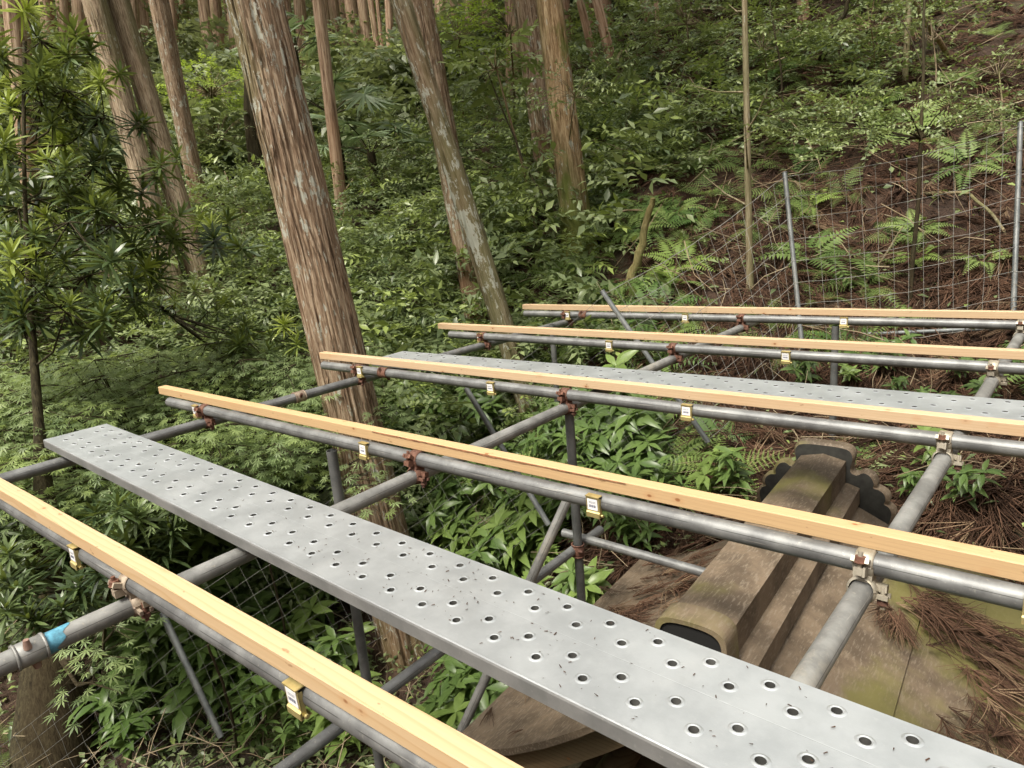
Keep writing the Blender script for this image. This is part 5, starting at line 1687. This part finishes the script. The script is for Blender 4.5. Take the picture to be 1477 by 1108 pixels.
bush('shrub', dep(660, 45, 9.5), .55, 60, SP_MID, L_LIT, 'light green leafy crown behind the lichen patched cedar', 4, 1.0, .2, (.0, .7), base=hit(668, 200), stem_r=.02)
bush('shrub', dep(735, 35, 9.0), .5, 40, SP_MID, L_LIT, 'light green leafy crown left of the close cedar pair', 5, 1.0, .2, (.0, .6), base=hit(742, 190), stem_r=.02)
bush('shrub', dep(830, 130, 6.0), .32, 40, [spray(.30, 12, .02, .04, False, 8, .4)], L_SHRUB, 'wispy small-leaved shrub in front of the mossy cedar', 6, 1.0, .1, (.4, 1), base=hit(800, 330), stem_r=.008)
bush('shrub', dep(990, 20, 8.5), .6, 60, SP_MID, L_SHRUB, 'shrub with pale shiny leaves at the top of the right slope', 7, .9, .05, (.4, 1), base=hit(990, 95), stem_r=.015)
for i, (px, py, t_, bx_, by_, lab) in enumerate(((1345, 45, 6.6, 1350, 150, 'thin leafy shrub with pale leaves at the top right, over bare brown soil'), (1440, 95, 6.2, 1445, 200, 'small pale-leaved shrub above the right end of the wire fence'),
        (1255, 30, 7.0, 1262, 120, 'wispy leafy shrub near the top edge, left of the bare brown soil'), (1100, 60, 7.2, 1105, 140, 'fine-leaved shrub beside the pale straight sapling'))):
    bush('shrub', dep(px, py, t_), .42, 34, [spray(.32, 12, .024, .05, False, 40+i, .45)], L_SHRUB, lab, 60+i, 1.0, .15, (.3, 1), base=hit(bx_, by_), stem_r=.009)
# small-leaved tree leaning over the fence
SPS = [spray(.30, 14, .020, .036, False, s_, .45) for s_ in (15, 16)]
rng = np.random.default_rng(31)
b0 = hit(1312, 445); e = empty('small_leaved_tree', b0, 'thin dark tree with small shiny leaves in front of the wire fence', 'tree')
mb = MB(); A = Acc()
tb = b0 @ FW
top = dep(1332, 30, tb-.2)
sp_ = [b0, dep(1316, 380, tb-.05), dep(1324, 300, tb-.1), dep(1328, 200, tb-.15), dep(1332, 100, tb-.2), top, top+np.array((0, 0, 1.6))]
mb.tube([q-b0 for q in sp_], [.016, .015, .014, .012, .010, .009, .004], 10)
for px, py, dt in ((1130, 170, -.3), (1180, 185, -.4), (1230, 165, -.3), (1260, 180, -.5), (1300, 150, -.5), (1370, 150, -.3), (1420, 145, -.2), (1465, 165, -.2), (1180, 215, -.3), (1290, 185, -.6), (1400, 165, -.4), (1215, 200, -.5), (1340, 20, 0), (1290, 10, .1)):
    c = dep(px, py, tb+dt); st = sp_[3] if py > 60 else sp_[4]
    mb.tube([st-b0, (st+c)/2-b0+np.array((0, 0, .03)), c-b0], [.006, .0045, .002], 5, cap=False)
    n = 11
    loc = c-b0 + rng.normal(0, .09, (n, 3))*np.array((1.2, 1.2, .5))
    A.inst(SPS[0], rotmats(rng.uniform(0, 6.3, n), rng.normal(0, .35, n), rng.normal(0, .5, n), rng.uniform(.6, 1.1, n)), loc, rng.uniform(.3, 1, n), rng.uniform(0, .25, n))
link('trunk', mb.mesh('trunk', B_DARK), e); link('crown', A.mesh('crown', L_SHRUB), e)

# ------------------------------------------------------------------ fallen poles, sticks and thin stems
def stick(pts, r0, r1, label, cat='stick', mat=B_TWIG, name='fallen_branch', group=None):
    P = [np.array(p_, float) for p_ in pts]; mb = MB(); out = []
    rs = random.Random(len(label)*7+int(r0*1e4))
    for i in range(len(P)-1):
        p0, p1, p2, p3 = P[max(i-1, 0)], P[i], P[i+1], P[min(i+2, len(P)-1)]
        for j in range(6):
            t = j/6
            out.append(.5*((2*p1)+(-p0+p2)*t+(2*p0-5*p1+4*p2-p3)*t*t+(-p0+3*p1-3*p2+p3)*t**3) + np.array([rs.gauss(0, r0*.35) for _ in range(3)]))
    out.append(P[-1])
    c = out[0]
    mb.tube([p_-c for p_ in out], list(np.linspace(r0, r1, len(out))), 9)
    tag(link(name, mb.mesh(name, mat), None, c), label, cat, group)
def S(px, py, up=.05, t=None):
    if t is not None:
        return dep(px, py, t)
    p_ = hit(px, py); return p_ + np.array((0, 0, up))
b = hit(905, 432); stick([b, dep(922, 365, b @ FW-.1), dep(942, 286, b @ FW-.2)], .05, .022, 'broken mossy snag slanting up behind the farthest batten', 'snag', B_STICK, 'snag')
b = hit(832, 172); stick([b+np.array((0, 0, .1)), dep(866, 120, b @ FW-.1), dep(898, 74, b @ FW)], .03, .024, 'tan fallen pole leaning on the slope right of the close cedar pair', 'pole', B_PALE)
b = hit(500, 248); stick([b+np.array((0, 0, .3)), dep(545, 233, b @ FW), dep(588, 214, b @ FW+.2)], .055, .045, 'brown fallen pole lying above the palms', 'pole', B_RED)
b = hit(356, 232); stick([b+np.array((0, 0, .1)), dep(310, 200, b @ FW), dep(272, 172, b @ FW+.3)], .035, .03, 'upper long fallen pole behind the left cedars', 'pole', B_DARK)
b = hit(353, 186); stick([b+np.array((0, 0, .3)), dep(300, 143, b @ FW)], .03, .02, 'reddish fallen pole beside the bright shrub', 'pole', B_RED)
stick([S(845, 385), S(880, 350, .25), S(930, 336, .2)], .016, .008, 'bent pale branch on the bank right of the mossy cedar', mat=B_PALE)
stick([S(1330, 290), S(1400, 305, .12), S(1450, 350, .05)], .016, .010, 'bowed lichen covered branch behind the fence at right', mat=B_PALE)
stick([S(1145, 275), S(1190, 300, .06)], .022, .012, 'short brown branch just behind the tall fence post', mat=B_TWIG)
stick([S(1240, 432), S(1300, 375, .25)], .010, .005, 'thin straw coloured stick behind the fence', mat=B_PALE)
stick([S(1120, 525), S(1150, 560, .1)], .014, .008, 'brown stick sloping below the fourth batten', mat=B_TWIG)
stick([S(640, 545), S(590, 570, .1), S(550, 610, .05)], .03, .02, 'rotten branch on the bank behind the big cedar', mat=B_DARK)
b = hit(842, 345); stick([b, dep(770, 260, b @ FW), dep(700, 95, b @ FW)], .012, .008, 'thin dark stem leaning between the middle cedars', 'sapling', B_DARK, 'thin_sapling')
b = hit(1130, 215); stick([b, dep(1128, 120, b @ FW), dep(1110, 0, b @ FW)], .012, .007, 'dark thin sapling on the upper right slope', 'sapling', B_DARK, 'thin_sapling')
b = hit(1180, 95); stick([b, dep(1200, 50, b @ FW-.3), dep(1225, 0, b @ FW-.5)], .03, .02, 'dark leaning stem near the top of the right slope', 'sapling', B_DARK, 'thin_sapling')
b = hit(1375, 90); stick([b, dep(1340, 40, b @ FW-.4), dep(1318, 0, b @ FW-.6)], .028, .016, 'grey curved stem at the upper right', 'sapling', B_GREY, 'thin_sapling')
for (p0, p1, lab) in (((300, 930), (345, 1108), 'thin green stem rising through plants under the nearest batten'), ((385, 800), (420, 1000), 'slim dark stem below the near plank')):
    b = hit(*p1); stick([b, dep((p0[0]+p1[0])/2+8, (p0[1]+p1[1])/2, b @ FW-.3), dep(*p0, b @ FW-.55)], .010, .006, lab, 'sapling', B_DARK, 'thin_sapling')
